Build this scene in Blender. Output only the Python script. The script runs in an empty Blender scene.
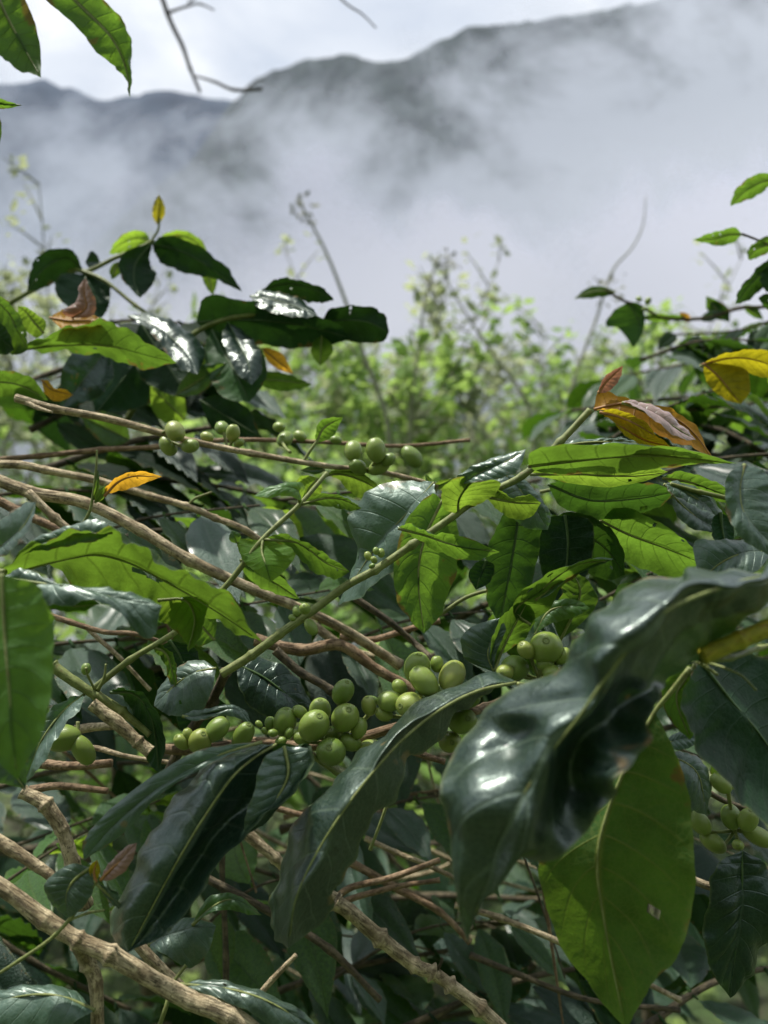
import bpy, math, random
from mathutils import Vector, Matrix, noise
R = math.radians
PI = math.pi
random.seed(7)
scene = bpy.context.scene
COL = scene.collection
for_render = scene.render

# ------------------------------------------------------------------ camera
PITCH = R(-8)
CAM = Vector((0, 0, 1.5))
F = 823.0
FWD = Vector((0, math.cos(PITCH), math.sin(PITCH)))
UP = Vector((0, -math.sin(PITCH), math.cos(PITCH)))
RT = Vector((1, 0, 0))
cd = bpy.data.cameras.new('camera'); cam = bpy.data.objects.new('camera', cd); COL.objects.link(cam)
cam.location = CAM; cam.rotation_euler = (R(90) + PITCH, 0, 0)
cd.sensor_width = 36; cd.sensor_fit = 'AUTO'; cd.lens = F / 1024 * 36
cd.clip_start = 0.01; cd.clip_end = 12000
cd.dof.use_dof = True; cd.dof.focus_distance = 0.43; cd.dof.aperture_fstop = 7.2
scene.camera = cam
scene.view_settings.view_transform = 'Standard'; scene.view_settings.look = 'None'
scene.view_settings.exposure = 0
scene.cycles.use_denoising = True
scene.cycles.transparent_max_bounces = 24
scene.cycles.max_bounces = 8
scene.cycles.sample_clamp_indirect = 6


def P(x, y, d):
    """the place at depth d (metres) seen at picture point x, y"""
    return CAM + FWD * d + RT * ((x - 384) / F * d) + UP * ((512 - y) / F * d)


# ------------------------------------------------------------------ spline
def cr(pts, t):
    n = len(pts) - 1
    if n == 1:
        return pts[0].lerp(pts[1], t)
    f = max(0, min(n - 1e-6, t * n)); i = int(f); u = f - i
    p1, p2 = pts[i], pts[i + 1]
    p0 = pts[i - 1] if i > 0 else p1 * 2 - p2
    p3 = pts[i + 2] if i + 2 <= n else p2 * 2 - p1
    return (p1 * 2 + (p2 - p0) * u + (p0 * 2 - p1 * 5 + p2 * 4 - p3) * u * u
            + (p1 * 3 - p0 - p2 * 3 + p3) * u * u * u) * 0.5


# ------------------------------------------------------------------ materials
class NT:
    def __init__(s, name, world=False):
        if world:
            s.m = bpy.data.worlds.new(name)
        else:
            s.m = bpy.data.materials.new(name)
        s.m.use_nodes = True; s.t = s.m.node_tree; s.t.nodes.clear()

    def n(s, typ, **kw):
        nd = s.t.nodes.new(typ)
        for k, v in kw.items():
            if k.startswith('i_'):
                key = k[2:]
                key = int(key) if key.isdigit() else key.replace('_', ' ')
                sock = nd.inputs[key]
                if hasattr(v, 'is_linked') or isinstance(v, bpy.types.NodeSocket):
                    s.t.links.new(v, sock)
                else:
                    if isinstance(v, tuple) and len(v) == 3 and sock.type == 'RGBA':
                        v = v + (1,)
                    sock.default_value = v
            else:
                setattr(nd, k, v)
        return nd

    def math(s, op, a, b=0.0, c=0.0, clamp=False):
        nd = s.n('ShaderNodeMath', operation=op, use_clamp=clamp, i_0=a, i_1=b, i_2=c)
        return nd.outputs[0]

    def mix(s, fac, a, b, blend='MIX'):
        nd = s.t.nodes.new('ShaderNodeMix'); nd.data_type = 'RGBA'; nd.blend_type = blend
        for idx, v in ((0, fac), (6, a), (7, b)):
            if isinstance(v, bpy.types.NodeSocket):
                s.t.links.new(v, nd.inputs[idx])
            else:
                nd.inputs[idx].default_value = (v + (1,)) if isinstance(v, tuple) and len(v) == 3 else v
        return nd.outputs[2]

    def ramp(s, fac, stops):
        nd = s.n('ShaderNodeValToRGB', i_0=fac)
        cr_ = nd.color_ramp
        while len(cr_.elements) < len(stops):
            cr_.elements.new(0.5)
        for e, (p, c) in zip(cr_.elements, stops):
            e.position = p; e.color = (c + (1,)) if isinstance(c, tuple) else (c, c, c, 1)
        return nd.outputs[0]

    def sstep(s, v, a, b):
        nd = s.n('ShaderNodeMapRange', interpolation_type='SMOOTHSTEP', i_0=v, i_1=a, i_2=b, i_3=0.0, i_4=1.0)
        return nd.outputs[0]

    def out(s, sh, disp=None):
        o = s.n('ShaderNodeOutputMaterial'); s.t.links.new(sh, o.inputs[0])


def leaf_material(name, up, down, trans, tf=0.4, rough=0.36, vein=(0.2, 0.3, 0.08), spots=0.0, spec=0.5, veinmix=0.35, coat=0.0):
    k = NT(name)
    uv = k.n('ShaderNodeUVMap').outputs[0]
    sx = k.n('ShaderNodeSeparateXYZ', i_0=uv)
    u, v = sx.outputs[0], sx.outputs[1]
    x = k.math('ABSOLUTE', k.math('MULTIPLY_ADD', u, 2.0, -1.0))
    bend = k.math('MULTIPLY', k.math('POWER', x, 1.4), -0.11)
    s_ = k.math('MULTIPLY', k.math('ADD', v, bend), 9.0)
    tri = k.math('MULTIPLY', k.math('ABSOLUTE', k.math('SUBTRACT', k.math('FRACT', s_), 0.5)), 2.0)
    lat = k.math('MULTIPLY', k.sstep(tri, 0.86, 1.0), k.math('SUBTRACT', 1.0, k.math('POWER', x, 3.0)))
    mid = k.sstep(x, 0.07, 0.015)
    geo = k.n('ShaderNodeNewGeometry')
    oi = k.n('ShaderNodeObjectInfo')
    tc = k.n('ShaderNodeTexCoord')
    rnd = oi.outputs['Random']
    nz = k.n('ShaderNodeTexNoise', i_Vector=tc.outputs['Object'], i_Scale=38.0, i_Detail=4.0, i_Roughness=0.6).outputs[0]
    nz2 = k.n('ShaderNodeTexNoise', i_Vector=tc.outputs['Object'], i_Scale=220.0, i_Detail=3.0).outputs[0]
    vo = k.n('ShaderNodeTexVoronoi', feature='DISTANCE_TO_EDGE', i_Vector=tc.outputs['Object'], i_Scale=420.0).outputs[0]
    veins = k.math('MAXIMUM', k.math('MULTIPLY', lat, 0.75), mid)
    val = k.math('ADD', k.math('MULTIPLY_ADD', nz, 1.6, 0.15), k.math('MULTIPLY_ADD', rnd, 0.5, -0.2))
    bf = geo.outputs['Backfacing']
    base = k.mix(bf, up, down)
    base = k.mix(1.0, base, k.n('ShaderNodeCombineColor', i_0=val, i_1=val, i_2=val).outputs[0], 'MULTIPLY')
    base = k.mix(k.math('MULTIPLY', veins, veinmix), base, vein)
    # worn, dry flecks
    sp = k.sstep(k.n('ShaderNodeTexNoise', i_Vector=tc.outputs['Object'], i_Scale=95.0, i_Detail=2.0).outputs[0], 0.745 - 0.06 * spots, 0.80 - 0.06 * spots)
    base = k.mix(k.math('MULTIPLY', sp, 0.7), base, (0.13, 0.09, 0.03))
    net = k.math('MULTIPLY', k.sstep(vo, 0.10, 0.02), 0.22)
    base = k.mix(net, base, vein)
    edge = k.math('MULTIPLY', k.sstep(x, 0.93, 1.0), 0.35)
    base = k.mix(edge, base, (0.12, 0.15, 0.05))
    burn = k.math('MULTIPLY', k.sstep(k.math('ADD', k.math('MULTIPLY', x, 0.35), nz), 0.90, 0.97), 0.8)
    base = k.mix(burn, base, (0.14, 0.085, 0.03))
    tcol = k.mix(k.math('MULTIPLY', veins, 0.7), trans, tuple(c * 0.25 for c in trans))
    tcol = k.mix(1.0, tcol, k.n('ShaderNodeCombineColor', i_0=val, i_1=val, i_2=val).outputs[0], 'MULTIPLY')
    tcol = k.mix(net, tcol, tuple(c * 0.4 for c in trans))
    tcol = k.mix(burn, tcol, (0.22, 0.12, 0.03))
    tcol = k.mix(k.math('MULTIPLY', sp, 0.7), tcol, (0.30, 0.20, 0.03))
    hgt = k.math('ADD', k.math('MULTIPLY', veins, -0.55), k.math('MULTIPLY', k.math('MINIMUM', vo, 0.25), 0.35))
    hgt = k.math('ADD', hgt, k.math('MULTIPLY', nz2, 0.35))
    cr1 = k.n('ShaderNodeTexNoise', i_Vector=tc.outputs['Object'], i_Scale=85.0, i_Detail=2.0, i_Roughness=0.5, i_Distortion=0.6).outputs[0]
    hgt = k.math('ADD', hgt, k.math('MULTIPLY', cr1, 2.2))
    bmp = k.n('ShaderNodeBump', i_Strength=0.6, i_Distance=0.0009, i_Height=hgt).outputs[0]
    dust = k.sstep(nz2, 0.35, 0.75)
    rg = k.math('ADD', k.math('MULTIPLY_ADD', nz, 0.22, rough - 0.1), k.math('ADD', k.math('MULTIPLY', bf, 0.2), k.math('MULTIPLY', dust, 0.06)))
    pr = k.n('ShaderNodeBsdfPrincipled', i_Base_Color=base, i_Roughness=rg, i_Normal=bmp)
    pr.inputs['Specular Tint'].default_value = (0.80, 1.0, 0.92, 1)
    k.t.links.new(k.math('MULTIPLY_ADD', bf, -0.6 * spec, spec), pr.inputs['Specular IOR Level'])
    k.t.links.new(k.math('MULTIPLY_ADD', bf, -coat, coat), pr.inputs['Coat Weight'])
    pr.inputs['Coat Roughness'].default_value = 0.25
    tr = k.n('ShaderNodeBsdfTranslucent', i_Color=tcol, i_Normal=bmp)
    mx = k.n('ShaderNodeMixShader', i_0=tf, i_1=pr.outputs[0], i_2=tr.outputs[0])
    k.out(mx.outputs[0]); return k.m


M_LEAF = leaf_material('coffee leaf mature', (0.009, 0.032, 0.013), (0.018, 0.055, 0.013), (0.09, 0.21, 0.018), 0.26, 0.38, vein=(0.07, 0.11, 0.06), coat=0.2, spec=0.6, spots=0.2)
M_DARK = leaf_material('coffee leaf darkened', (0.004, 0.019, 0.011), (0.010, 0.036, 0.012), (0.05, 0.14, 0.015), 0.10, 0.30, vein=(0.05, 0.085, 0.05), spots=0.2, coat=0.10, spec=0.5)  # darker leaf copy, deep shade of the thicket put into its colour
M_SHADE = leaf_material('coffee leaf painted shade', (0.005, 0.016, 0.007), (0.009, 0.028, 0.008), (0.10, 0.24, 0.015), 0.24, 0.55, vein=(0.02, 0.04, 0.02), coat=0.0, spec=0.1)  # shade of the bush interior painted in as a dark, dull leaf colour
M_SILVER = leaf_material('coffee leaf painted sheen', (0.035, 0.07, 0.048), (0.03, 0.07, 0.02), (0.09, 0.21, 0.018), 0.2, 0.43, vein=(0.12, 0.17, 0.11), coat=0.35, spec=0.9, spots=0.3)  # silvery sheen of lit upper sides put into a lighter base colour
M_GREEN = leaf_material('coffee leaf green', (0.02, 0.058, 0.018), (0.04, 0.10, 0.02), (0.19, 0.36, 0.03), 0.38, 0.42, vein=(0.10, 0.16, 0.05), spots=0.6, spec=0.6, coat=0.15)
M_HANG = leaf_material('coffee leaf backlit', (0.02, 0.05, 0.018), (0.03, 0.07, 0.018), (0.18, 0.33, 0.025), 0.36, 0.42, vein=(0.22, 0.25, 0.06), spots=0.5, spec=0.4, veinmix=0.7)
M_YOUNG = leaf_material('coffee leaf young', (0.04, 0.11, 0.025), (0.06, 0.14, 0.02), (0.30, 0.48, 0.04), 0.45, 0.42, vein=(0.16, 0.22, 0.06), spots=0.6, coat=0.1)
M_ORANGE = leaf_material('coffee leaf bronze', (0.30, 0.13, 0.03), (0.36, 0.17, 0.02), (1.0, 0.55, 0.04), 0.5, 0.26, vein=(0.18, 0.08, 0.03), coat=0.6)
M_YELLOW = leaf_material('coffee leaf yellow', (0.22, 0.20, 0.02), (0.25, 0.21, 0.015), (0.55, 0.48, 0.015), 0.45, 0.38, vein=(0.12, 0.09, 0.02), spots=0.5)
M_BROWN = leaf_material('coffee leaf dry', (0.26, 0.15, 0.11), (0.24, 0.13, 0.09), (0.4, 0.18, 0.10), 0.3, 0.36, vein=(0.34, 0.24, 0.2), spots=1.0, coat=0.3)
M_PALE = leaf_material('coffee leaf bronze gloss', (0.42, 0.31, 0.30), (0.36, 0.17, 0.02), (0.7, 0.4, 0.1), 0.2, 0.3, vein=(0.2, 0.12, 0.1), coat=0.5, veinmix=0.6)
M_HERO = leaf_material('coffee leaf glossy', (0.004, 0.018, 0.011), (0.006, 0.028, 0.009), (0.05, 0.14, 0.015), 0.06, 0.37, vein=(0.10, 0.14, 0.09), spots=0.2, coat=0.35, spec=1.0, veinmix=0.5)
M_WEED = leaf_material('weed leaf', (0.15, 0.25, 0.06), (0.17, 0.27, 0.08), (0.40, 0.58, 0.14), 0.5, 0.6)
M_WEED2 = leaf_material('weed leaf pale', (0.26, 0.30, 0.18), (0.28, 0.32, 0.2), (0.52, 0.58, 0.32), 0.5, 0.6)
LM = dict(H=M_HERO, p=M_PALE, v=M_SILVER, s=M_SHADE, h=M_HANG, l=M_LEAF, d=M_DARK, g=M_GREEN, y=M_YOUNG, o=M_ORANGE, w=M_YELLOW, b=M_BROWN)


def bark_material(name, c1, c2, c3, rough=0.8, bump=0.8, spec=0.3):
    k = NT(name)
    tc = k.n('ShaderNodeTexCoord').outputs['Object']
    a = k.n('ShaderNodeTexNoise', i_Vector=tc, i_Scale=110.0, i_Detail=6.0, i_Roughness=0.7).outputs[0]
    b = k.n('ShaderNodeTexNoise', i_Vector=tc, i_Scale=420.0, i_Detail=4.0, i_Roughness=0.7).outputs[0]
    c = k.n('ShaderNodeTexVoronoi', i_Vector=tc, i_Scale=260.0).outputs[0]
    uvn = k.n('ShaderNodeUVMap').outputs[0]
    mpu = k.n('ShaderNodeMapping', i_Vector=uvn); mpu.inputs['Scale'].default_value = (9.0, 5.0, 1.0)
    st = k.n('ShaderNodeTexNoise', i_Vector=mpu.outputs[0], i_Scale=3.0, i_Detail=7.0, i_Roughness=0.75, i_Distortion=0.6).outputs[0]
    col = k.mix(k.sstep(a, 0.38, 0.62), c1, c2)
    col = k.mix(k.math('MULTIPLY', k.sstep(st, 0.55, 0.60), 0.85), col, tuple(x * 0.35 for x in c1))
    col = k.mix(k.math('MULTIPLY', k.sstep(st, 0.40, 0.34), 0.5), col, tuple(min(.7, x * 1.25) for x in c2))
    col = k.mix(k.math('MULTIPLY', k.sstep(b, 0.56, 0.68), 0.8), col, c3)
    col = k.mix(k.math('MULTIPLY', k.sstep(c, 0.22, 0.05), 0.5), col, tuple(x * 0.35 for x in c1))
    h = k.math('ADD', k.math('ADD', k.math('MULTIPLY', a, 0.4), k.math('MULTIPLY', b, 0.6)), k.math('MULTIPLY', k.sstep(st, 0.60, 0.5), 0.7))
    bm = k.n('ShaderNodeBump', i_Strength=bump, i_Distance=0.0012, i_Height=h).outputs[0]
    pr = k.n('ShaderNodeBsdfPrincipled', i_Base_Color=col, i_Roughness=rough, i_Normal=bm)
    pr.inputs['Specular IOR Level'].default_value = spec
    k.out(pr.outputs[0]); return k.m


M_BARK = bark_material('coffee bark pale', (0.27, 0.21, 0.125), (0.62, 0.52, 0.34), (0.09, 0.075, 0.045))
M_BARKR = bark_material('coffee bark reddish', (0.20, 0.13, 0.075), (0.38, 0.27, 0.17), (0.10, 0.08, 0.045))
M_BARKD = bark_material('coffee bark dark', (0.07, 0.06, 0.04), (0.16, 0.13, 0.08), (0.05, 0.05, 0.03))
M_SHOOT = bark_material('coffee green shoot', (0.14, 0.17, 0.05), (0.24, 0.28, 0.10), (0.17, 0.13, 0.06), 0.5, 0.25)
M_SHOOTY = bark_material('coffee yellow shoot', (0.30, 0.30, 0.03), (0.42, 0.36, 0.04), (0.30, 0.16, 0.04), 0.45, 0.3)
M_TWIGD = bark_material('dry twig grey', (0.09, 0.08, 0.08), (0.16, 0.15, 0.15), (0.1, 0.09, 0.09))
M_STALK = bark_material('weed stalk', (0.24, 0.26, 0.18), (0.36, 0.36, 0.28), (0.2, 0.2, 0.14))


def berry_material():
    k = NT('coffee berry skin')
    tc = k.n('ShaderNodeTexCoord').outputs['Object']
    oi = k.n('ShaderNodeObjectInfo').outputs['Random']
    a = k.n('ShaderNodeTexNoise', i_Vector=tc, i_Scale=160.0, i_Detail=3.0).outputs[0]
    b = k.n('ShaderNodeTexNoise', i_Vector=tc, i_Scale=900.0, i_Detail=2.0).outputs[0]
    col = k.ramp(oi, [(0.0, (0.10, 0.19, 0.03)), (0.45, (0.18, 0.27, 0.045)), (0.8, (0.22, 0.31, 0.06)), (1.0, (0.28, 0.32, 0.07))])
    col = k.mix(k.sstep(a, 0.35, 0.75), col, (0.16, 0.20, 0.04))
    col = k.mix(k.math('MULTIPLY', k.sstep(b, 0.60, 0.68), 0.45), col, (0.34, 0.38, 0.16))
    d2 = k.n('ShaderNodeTexNoise', i_Vector=tc, i_Scale=3.1, i_Detail=4.0, i_Roughness=0.7).outputs[0]
    col = k.mix(k.math('MULTIPLY', k.sstep(d2, 0.60, 0.72), 0.55), col, (0.16, 0.12, 0.04))
    bm = k.n('ShaderNodeBump', i_Strength=0.25, i_Distance=0.0003, i_Height=a).outputs[0]
    pr = k.n('ShaderNodeBsdfPrincipled', i_Base_Color=col, i_Roughness=0.33, i_Normal=bm)
    pr.inputs['Subsurface Weight'].default_value = 0.25
    pr.inputs['Subsurface Radius'].default_value = (0.4, 1.0, 0.1)
    pr.inputs['Subsurface Scale'].default_value = 0.003
    k.out(pr.outputs[0]); return k.m


M_BERRY = berry_material()
M_CALYX = bark_material('berry crown', (0.16, 0.22, 0.06), (0.22, 0.29, 0.08), (0.13, 0.13, 0.05))


# ------------------------------------------------------------------ mesh helpers
class MB:
    def __init__(s): s.v = []; s.f = []; s.mi = []; s.uv = []

    def tube(s, pts, rad, n=9, seg=None, mi=0, knots=0.0, cap=True, jit=0.0):
        L = len(pts); seg = seg or max(4, (L - 1) * 7)
        base = len(s.v); prev = None
        rv = [Vector((r, 0, 0)) for r in rad]
        for i in range(seg + 1):
            t = i / seg; p = cr(pts, t)
            tg = (cr(pts, min(1, t + 0.01)) - cr(pts, max(0, t - 0.01)))
            tg = tg.normalized() if tg.length > 1e-9 else Vector((0, 0, 1))
            if prev is None:
                a = tg.orthogonal().normalized()
            else:
                a = (prev - tg * prev.dot(tg))
                a = a.normalized() if a.length > 1e-6 else tg.orthogonal().normalized()
            prev = a; b = tg.cross(a)
            r = max(1e-5, cr(rv, t).x)
            if knots:
                ph = (t * (L - 1) * 1.0) % 1.0
                kn = int(t * (L - 1) + .5); kr = (math.sin(kn * 12.99 + pts[0].x * 78.2 + pts[-1].z * 37.7) * 43758.5) % 1.0
                r *= 1 + knots * 1.5 * kr * kr * math.exp(-((min(ph, 1 - ph)) / 0.07) ** 2)
            for j in range(n):
                an = 2 * PI * j / n
                rr = r
                if jit:
                    q = p + a * math.cos(an) * r + b * math.sin(an) * r
                    rr = r * (1 + jit * 0.8 * noise.noise(q * 45) + jit * 0.35 * noise.noise(q * 170))
                s.v.append(p + (a * math.cos(an) + b * math.sin(an)) * rr)
                s.uv.append((j / n, t))
        for i in range(seg):
            for j in range(n):
                k = (j + 1) % n
                s.f.append((base + i * n + j, base + i * n + k, base + (i + 1) * n + k, base + (i + 1) * n + j)); s.mi.append(mi)
        if cap:
            s.f.append(tuple(base + j for j in range(n))[::-1]); s.mi.append(mi)
            s.f.append(tuple(base + seg * n + j for j in range(n))); s.mi.append(mi)

    def build(s, name, mats, parent=None, smooth=True):
        o0 = parent.location if parent else Vector((0, 0, 0))
        off = parent['_w'] if parent and '_w' in parent else o0
        off = Vector(off)
        me = bpy.data.meshes.new(name)
        me.from_pydata([tuple(v - off) for v in s.v], [], s.f)
        if not isinstance(mats, (list, tuple)): mats = [mats]
        for m in mats: me.materials.append(m)
        me.polygons.foreach_set('material_index', s.mi)
        if smooth: me.polygons.foreach_set('use_smooth', [True] * len(me.polygons))
        if len(s.uv) == len(s.v):
            ul = me.uv_layers.new(name='UVMap')
            vi = [0] * len(me.loops); me.loops.foreach_get('vertex_index', vi)
            fl = []
            for i in vi: fl += s.uv[i]
            ul.data.foreach_set('uv', fl)
        o = bpy.data.objects.new(name, me); COL.objects.link(o)
        if parent: o.parent = parent
        return o


def child_origin(o):
    """children of a mesh part share the root's frame (the part sits at the root's origin)"""
    r = o
    while r.parent: r = r.parent
    return r


def thing(name, label, cat, loc, group=None, kind=None):
    o = bpy.data.objects.new(name, None); COL.objects.link(o)
    o.location = loc; o.empty_display_size = 0.02
    o['label'] = label; o['category'] = cat
    if group: o['group'] = group
    return o


class Br:
    """one branch: an Empty with stem, leaves and berries under it"""
    def __init__(s, label, pts, r0, r1=None, mat=M_BARK, name='coffee_branch', cat='branch', group=None,
                 knots=0.2, stem='stem', jit=0.10, n=10):
        s.d = [p[2] for p in pts]
        W = [P(*p) for p in pts]; s.W = W
        s.root = thing(name, label, cat, W[0], group)
        r1 = r0 if r1 is None else r1
        L = len(W)
        rad = []
        for i, p in enumerate(pts):
            rp = r0 + (r1 - r0) * i / (L - 1)
            rad.append(rp / F * p[2])
        mb = MB(); mb.tube(W, rad, n=n, knots=knots, jit=jit, seg=(L - 1) * 18)
        s.stem = mb.build(stem, mat, s.root)

    def twig(s, pts, r0, r1=None, mat=M_BARK, name='side_twig', knots=0.3, jit=0.1):
        W = [P(*p) for p in pts]; r1 = r0 if r1 is None else r1
        rad = [(r0 + (r1 - r0) * i / (len(W) - 1)) / F * pts[i][2] for i in range(len(W))]
        mb = MB(); mb.tube(W, rad, n=8, knots=knots, jit=jit)
        o = mb.build(name, mat, s.root); return o


SEED = [0]


def leaf_obj(root, M, A, B, mat, face='up', puff=0.10, wave=0.012, quilt=0.0009, nl=46, nw=9, pet=None, label=None,
             midrib=True, wf=5.0, crump=0.0015, RA=None, RB=None, holes=None):
    """M, A, B: world-space polylines (midrib and both margins incl. both ends)"""
    SEED[0] += 1; rs = random.Random(SEED[0]); ph1, ph2 = rs.uniform(0, 6), rs.uniform(0, 6)
    mb = MB(); n2 = nw * 2
    L = sum((M[i + 1] - M[i]).length for i in range(len(M) - 1))
    rows = []
    # sign of the upper normal, taken at the middle
    def fr(t):
        m = cr(M, t); a = cr(A, t); b = cr(B, t)
        tg = (cr(M, min(1, t + .02)) - cr(M, max(0, t - .02)))
        nn = tg.cross(b - a)
        return m, a, b, nn.normalized() if nn.length > 1e-12 else Vector((0, 0, 1))
    m, a, b, nm = fr(0.5)
    toc = (CAM - m).normalized()
    sg = 1 if nm.dot(toc) > 0 else -1
    if face != 'up': sg = -sg
    for i in range(nl + 1):
        t = i / nl
        m, a, b, nn = fr(t); nn = nn * sg
        env = math.sin(PI * min(1, max(0, t))) ** 0.5
        for j in range(n2 + 1):
            v = j / nw - 1; av = abs(v)
            e = a if v < 0 else b
            e = m.lerp(e, 1 + 0.05 * noise.noise(Vector((t * 14, ph1 + (7 if v < 0 else 0), 0))) + 0.02 * noise.noise(Vector((t * 45, ph2 + (7 if v < 0 else 0), 0))))
            hw = (e - m).length
            if RA is not None:
                ra, rb_ = cr(RA, t), cr(RB, t)
                p = cr([a, ra, m, rb_, b], (v + 1) / 2)
            else:
                p = m.lerp(e, av)
            p = p + nn * (puff * hw * math.sin(PI * min(av, 1)) * env)
            ph = ph1 if v < 0 else ph2
            p = p + nn * (wave * L * av * av * env * (math.sin(wf * 2 * PI * t + ph) + 0.5 * math.sin(wf * 4.7 * PI * t + 2 * ph)))
            s_ = (t - 0.11 * av ** 1.4 + (0.03 * noise.noise(Vector((t * 5, v * 2, ph1))) )) * 9
            tri = abs((s_ % 1) - 0.5) * 2
            p = p + nn * (quilt * 0.8 * (0.6 + noise.noise(p * 40 + Vector((ph1, 0, 0)))) * (1 - tri ** 3) * math.sin(PI * min(1, av * 0.9 + 0.08)) * env)
            p = p + nn * ((quilt * 1.8 * noise.noise(p * 60) + crump * noise.noise(p * 27 + Vector((0, ph2, 0)))) * env)
            mb.v.append(p); mb.uv.append(((v + 1) / 2, t))
    if holes is None:
        holes = [(rs.uniform(.25, .8), rs.uniform(-.8, .8), rs.uniform(.008, .02), rs.uniform(.04, .10)) for _ in range(rs.choice([0, 0, 1, 2]))] if nl > 40 else []
    for i in range(nl):
        for j in range(n2):
            q = (i * (n2 + 1) + j, i * (n2 + 1) + j + 1, (i + 1) * (n2 + 1) + j + 1, (i + 1) * (n2 + 1) + j)
            ct, cv = (i + .5) / nl, (j + .5) / nw - 1
            if any(((ct - h0) / h2) ** 2 + ((cv - h1) / h3) ** 2 < 1 + .5 * noise.noise(Vector((ct * 60, cv * 12, h0))) for h0, h1, h2, h3 in holes): continue
            # face normal direction: tangent x (b-a) * sg
            mb.f.append(q[::-1] if sg > 0 else q); mb.mi.append(0)
    # check orientation on the middle quad
    mid_i = nl // 2 * (n2 + 1) + n2 // 2
    q = next((f for f in mb.f if mid_i in f), mb.f[len(mb.f) // 2]); fn = (mb.v[q[1]] - mb.v[q[0]]).cross(mb.v[q[2]] - mb.v[q[0]])
    _, _, _, nmid = fr(0.5)
    if fn.dot(nmid * sg) < 0:
        mb.f = [f[::-1] for f in mb.f]
    o = mb.build('leaf', mat, root)
    if label: o['label'] = label
    if midrib:
        g = MB()
        pts = []
        rr = []
        K = 9
        for i in range(K):
            t = i / (K - 1) * 0.96
            _, _, _, nn = fr(max(.02, t))
            pts.append(cr(M, t) - nn * sg * 0.0003)
            rr.append(0.0009 * (1 - 0.8 * t))
        if pet is not None:
            pts = [pet, pet.lerp(M[0], 0.6)] + pts; rr = [0.0012, 0.0011] + rr
        g.tube(pts, rr, n=6, seg=len(pts) * 5)
        rb = g.build('midrib', LR.get(mat.name, M_SHOOT), root)
        rb.parent = o
    return o


LR = {}
M_RIBD = bark_material('leaf rib dark', (0.05, 0.10, 0.03), (0.08, 0.13, 0.05), (0.05, 0.08, 0.03), 0.5, 0.1)
M_RIBO = bark_material('leaf rib bronze', (0.3, 0.15, 0.05), (0.35, 0.18, 0.06), (0.2, 0.1, 0.04), 0.5, 0.1)
for m_ in (M_LEAF, M_DARK): LR[m_.name] = M_RIBD
for m_ in (M_ORANGE, M_BROWN, M_YELLOW): LR[m_.name] = M_RIBO


def leaf3(br, M, A, B, da=0.0, db=0.0, mat='l', face='up', **kw):
    """M [(x,y,d)...]; A, B interior margin points [(x,y)...] (optionally with own depth offset)"""
    root = br.root if isinstance(br, Br) else br
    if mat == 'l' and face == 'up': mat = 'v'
    if da == 0 and db == 0 and 'RA' not in kw:
        ya = sum(e[1] for e in A) / len(A); yb = sum(e[1] for e in B) / len(B)
        xa = sum(e[0] for e in A) / len(A); xb = sum(e[0] for e in B) / len(B)
        hw = math.hypot(xa - xb, ya - yb) / 2 / F * M[0][2]
        tl = hw * (0.75 if abs(ya - yb) > 0.5 * abs(xa - xb) else 0.3)
        if ya > yb: tl = -tl
        if face != 'up': tl = -tl
        da, db = tl, -tl
    MW = [P(*p) for p in M]
    md = [Vector((p[2], 0, 0)) for p in M]

    def edge(E, dd):
        out = [MW[0]]
        n = len(E)
        for i, e in enumerate(E):
            t = (i + 1) / (n + 1)
            d = cr(md, t).x + (e[2] if len(e) > 2 else dd)
            out.append(P(e[0], e[1], d))
        out.append(MW[-1]); return out
    # resample so that margins and midrib run in step
    for kk in ('RA', 'RB'):
        if kk in kw: kw[kk] = edge(kw[kk], 0)
    pet = kw.pop('pet', None)
    if pet is not None: pet = P(*pet)
    return leaf_obj(root, MW, edge(A, da), edge(B, db), LM[mat], face, pet=pet, **kw)


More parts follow.
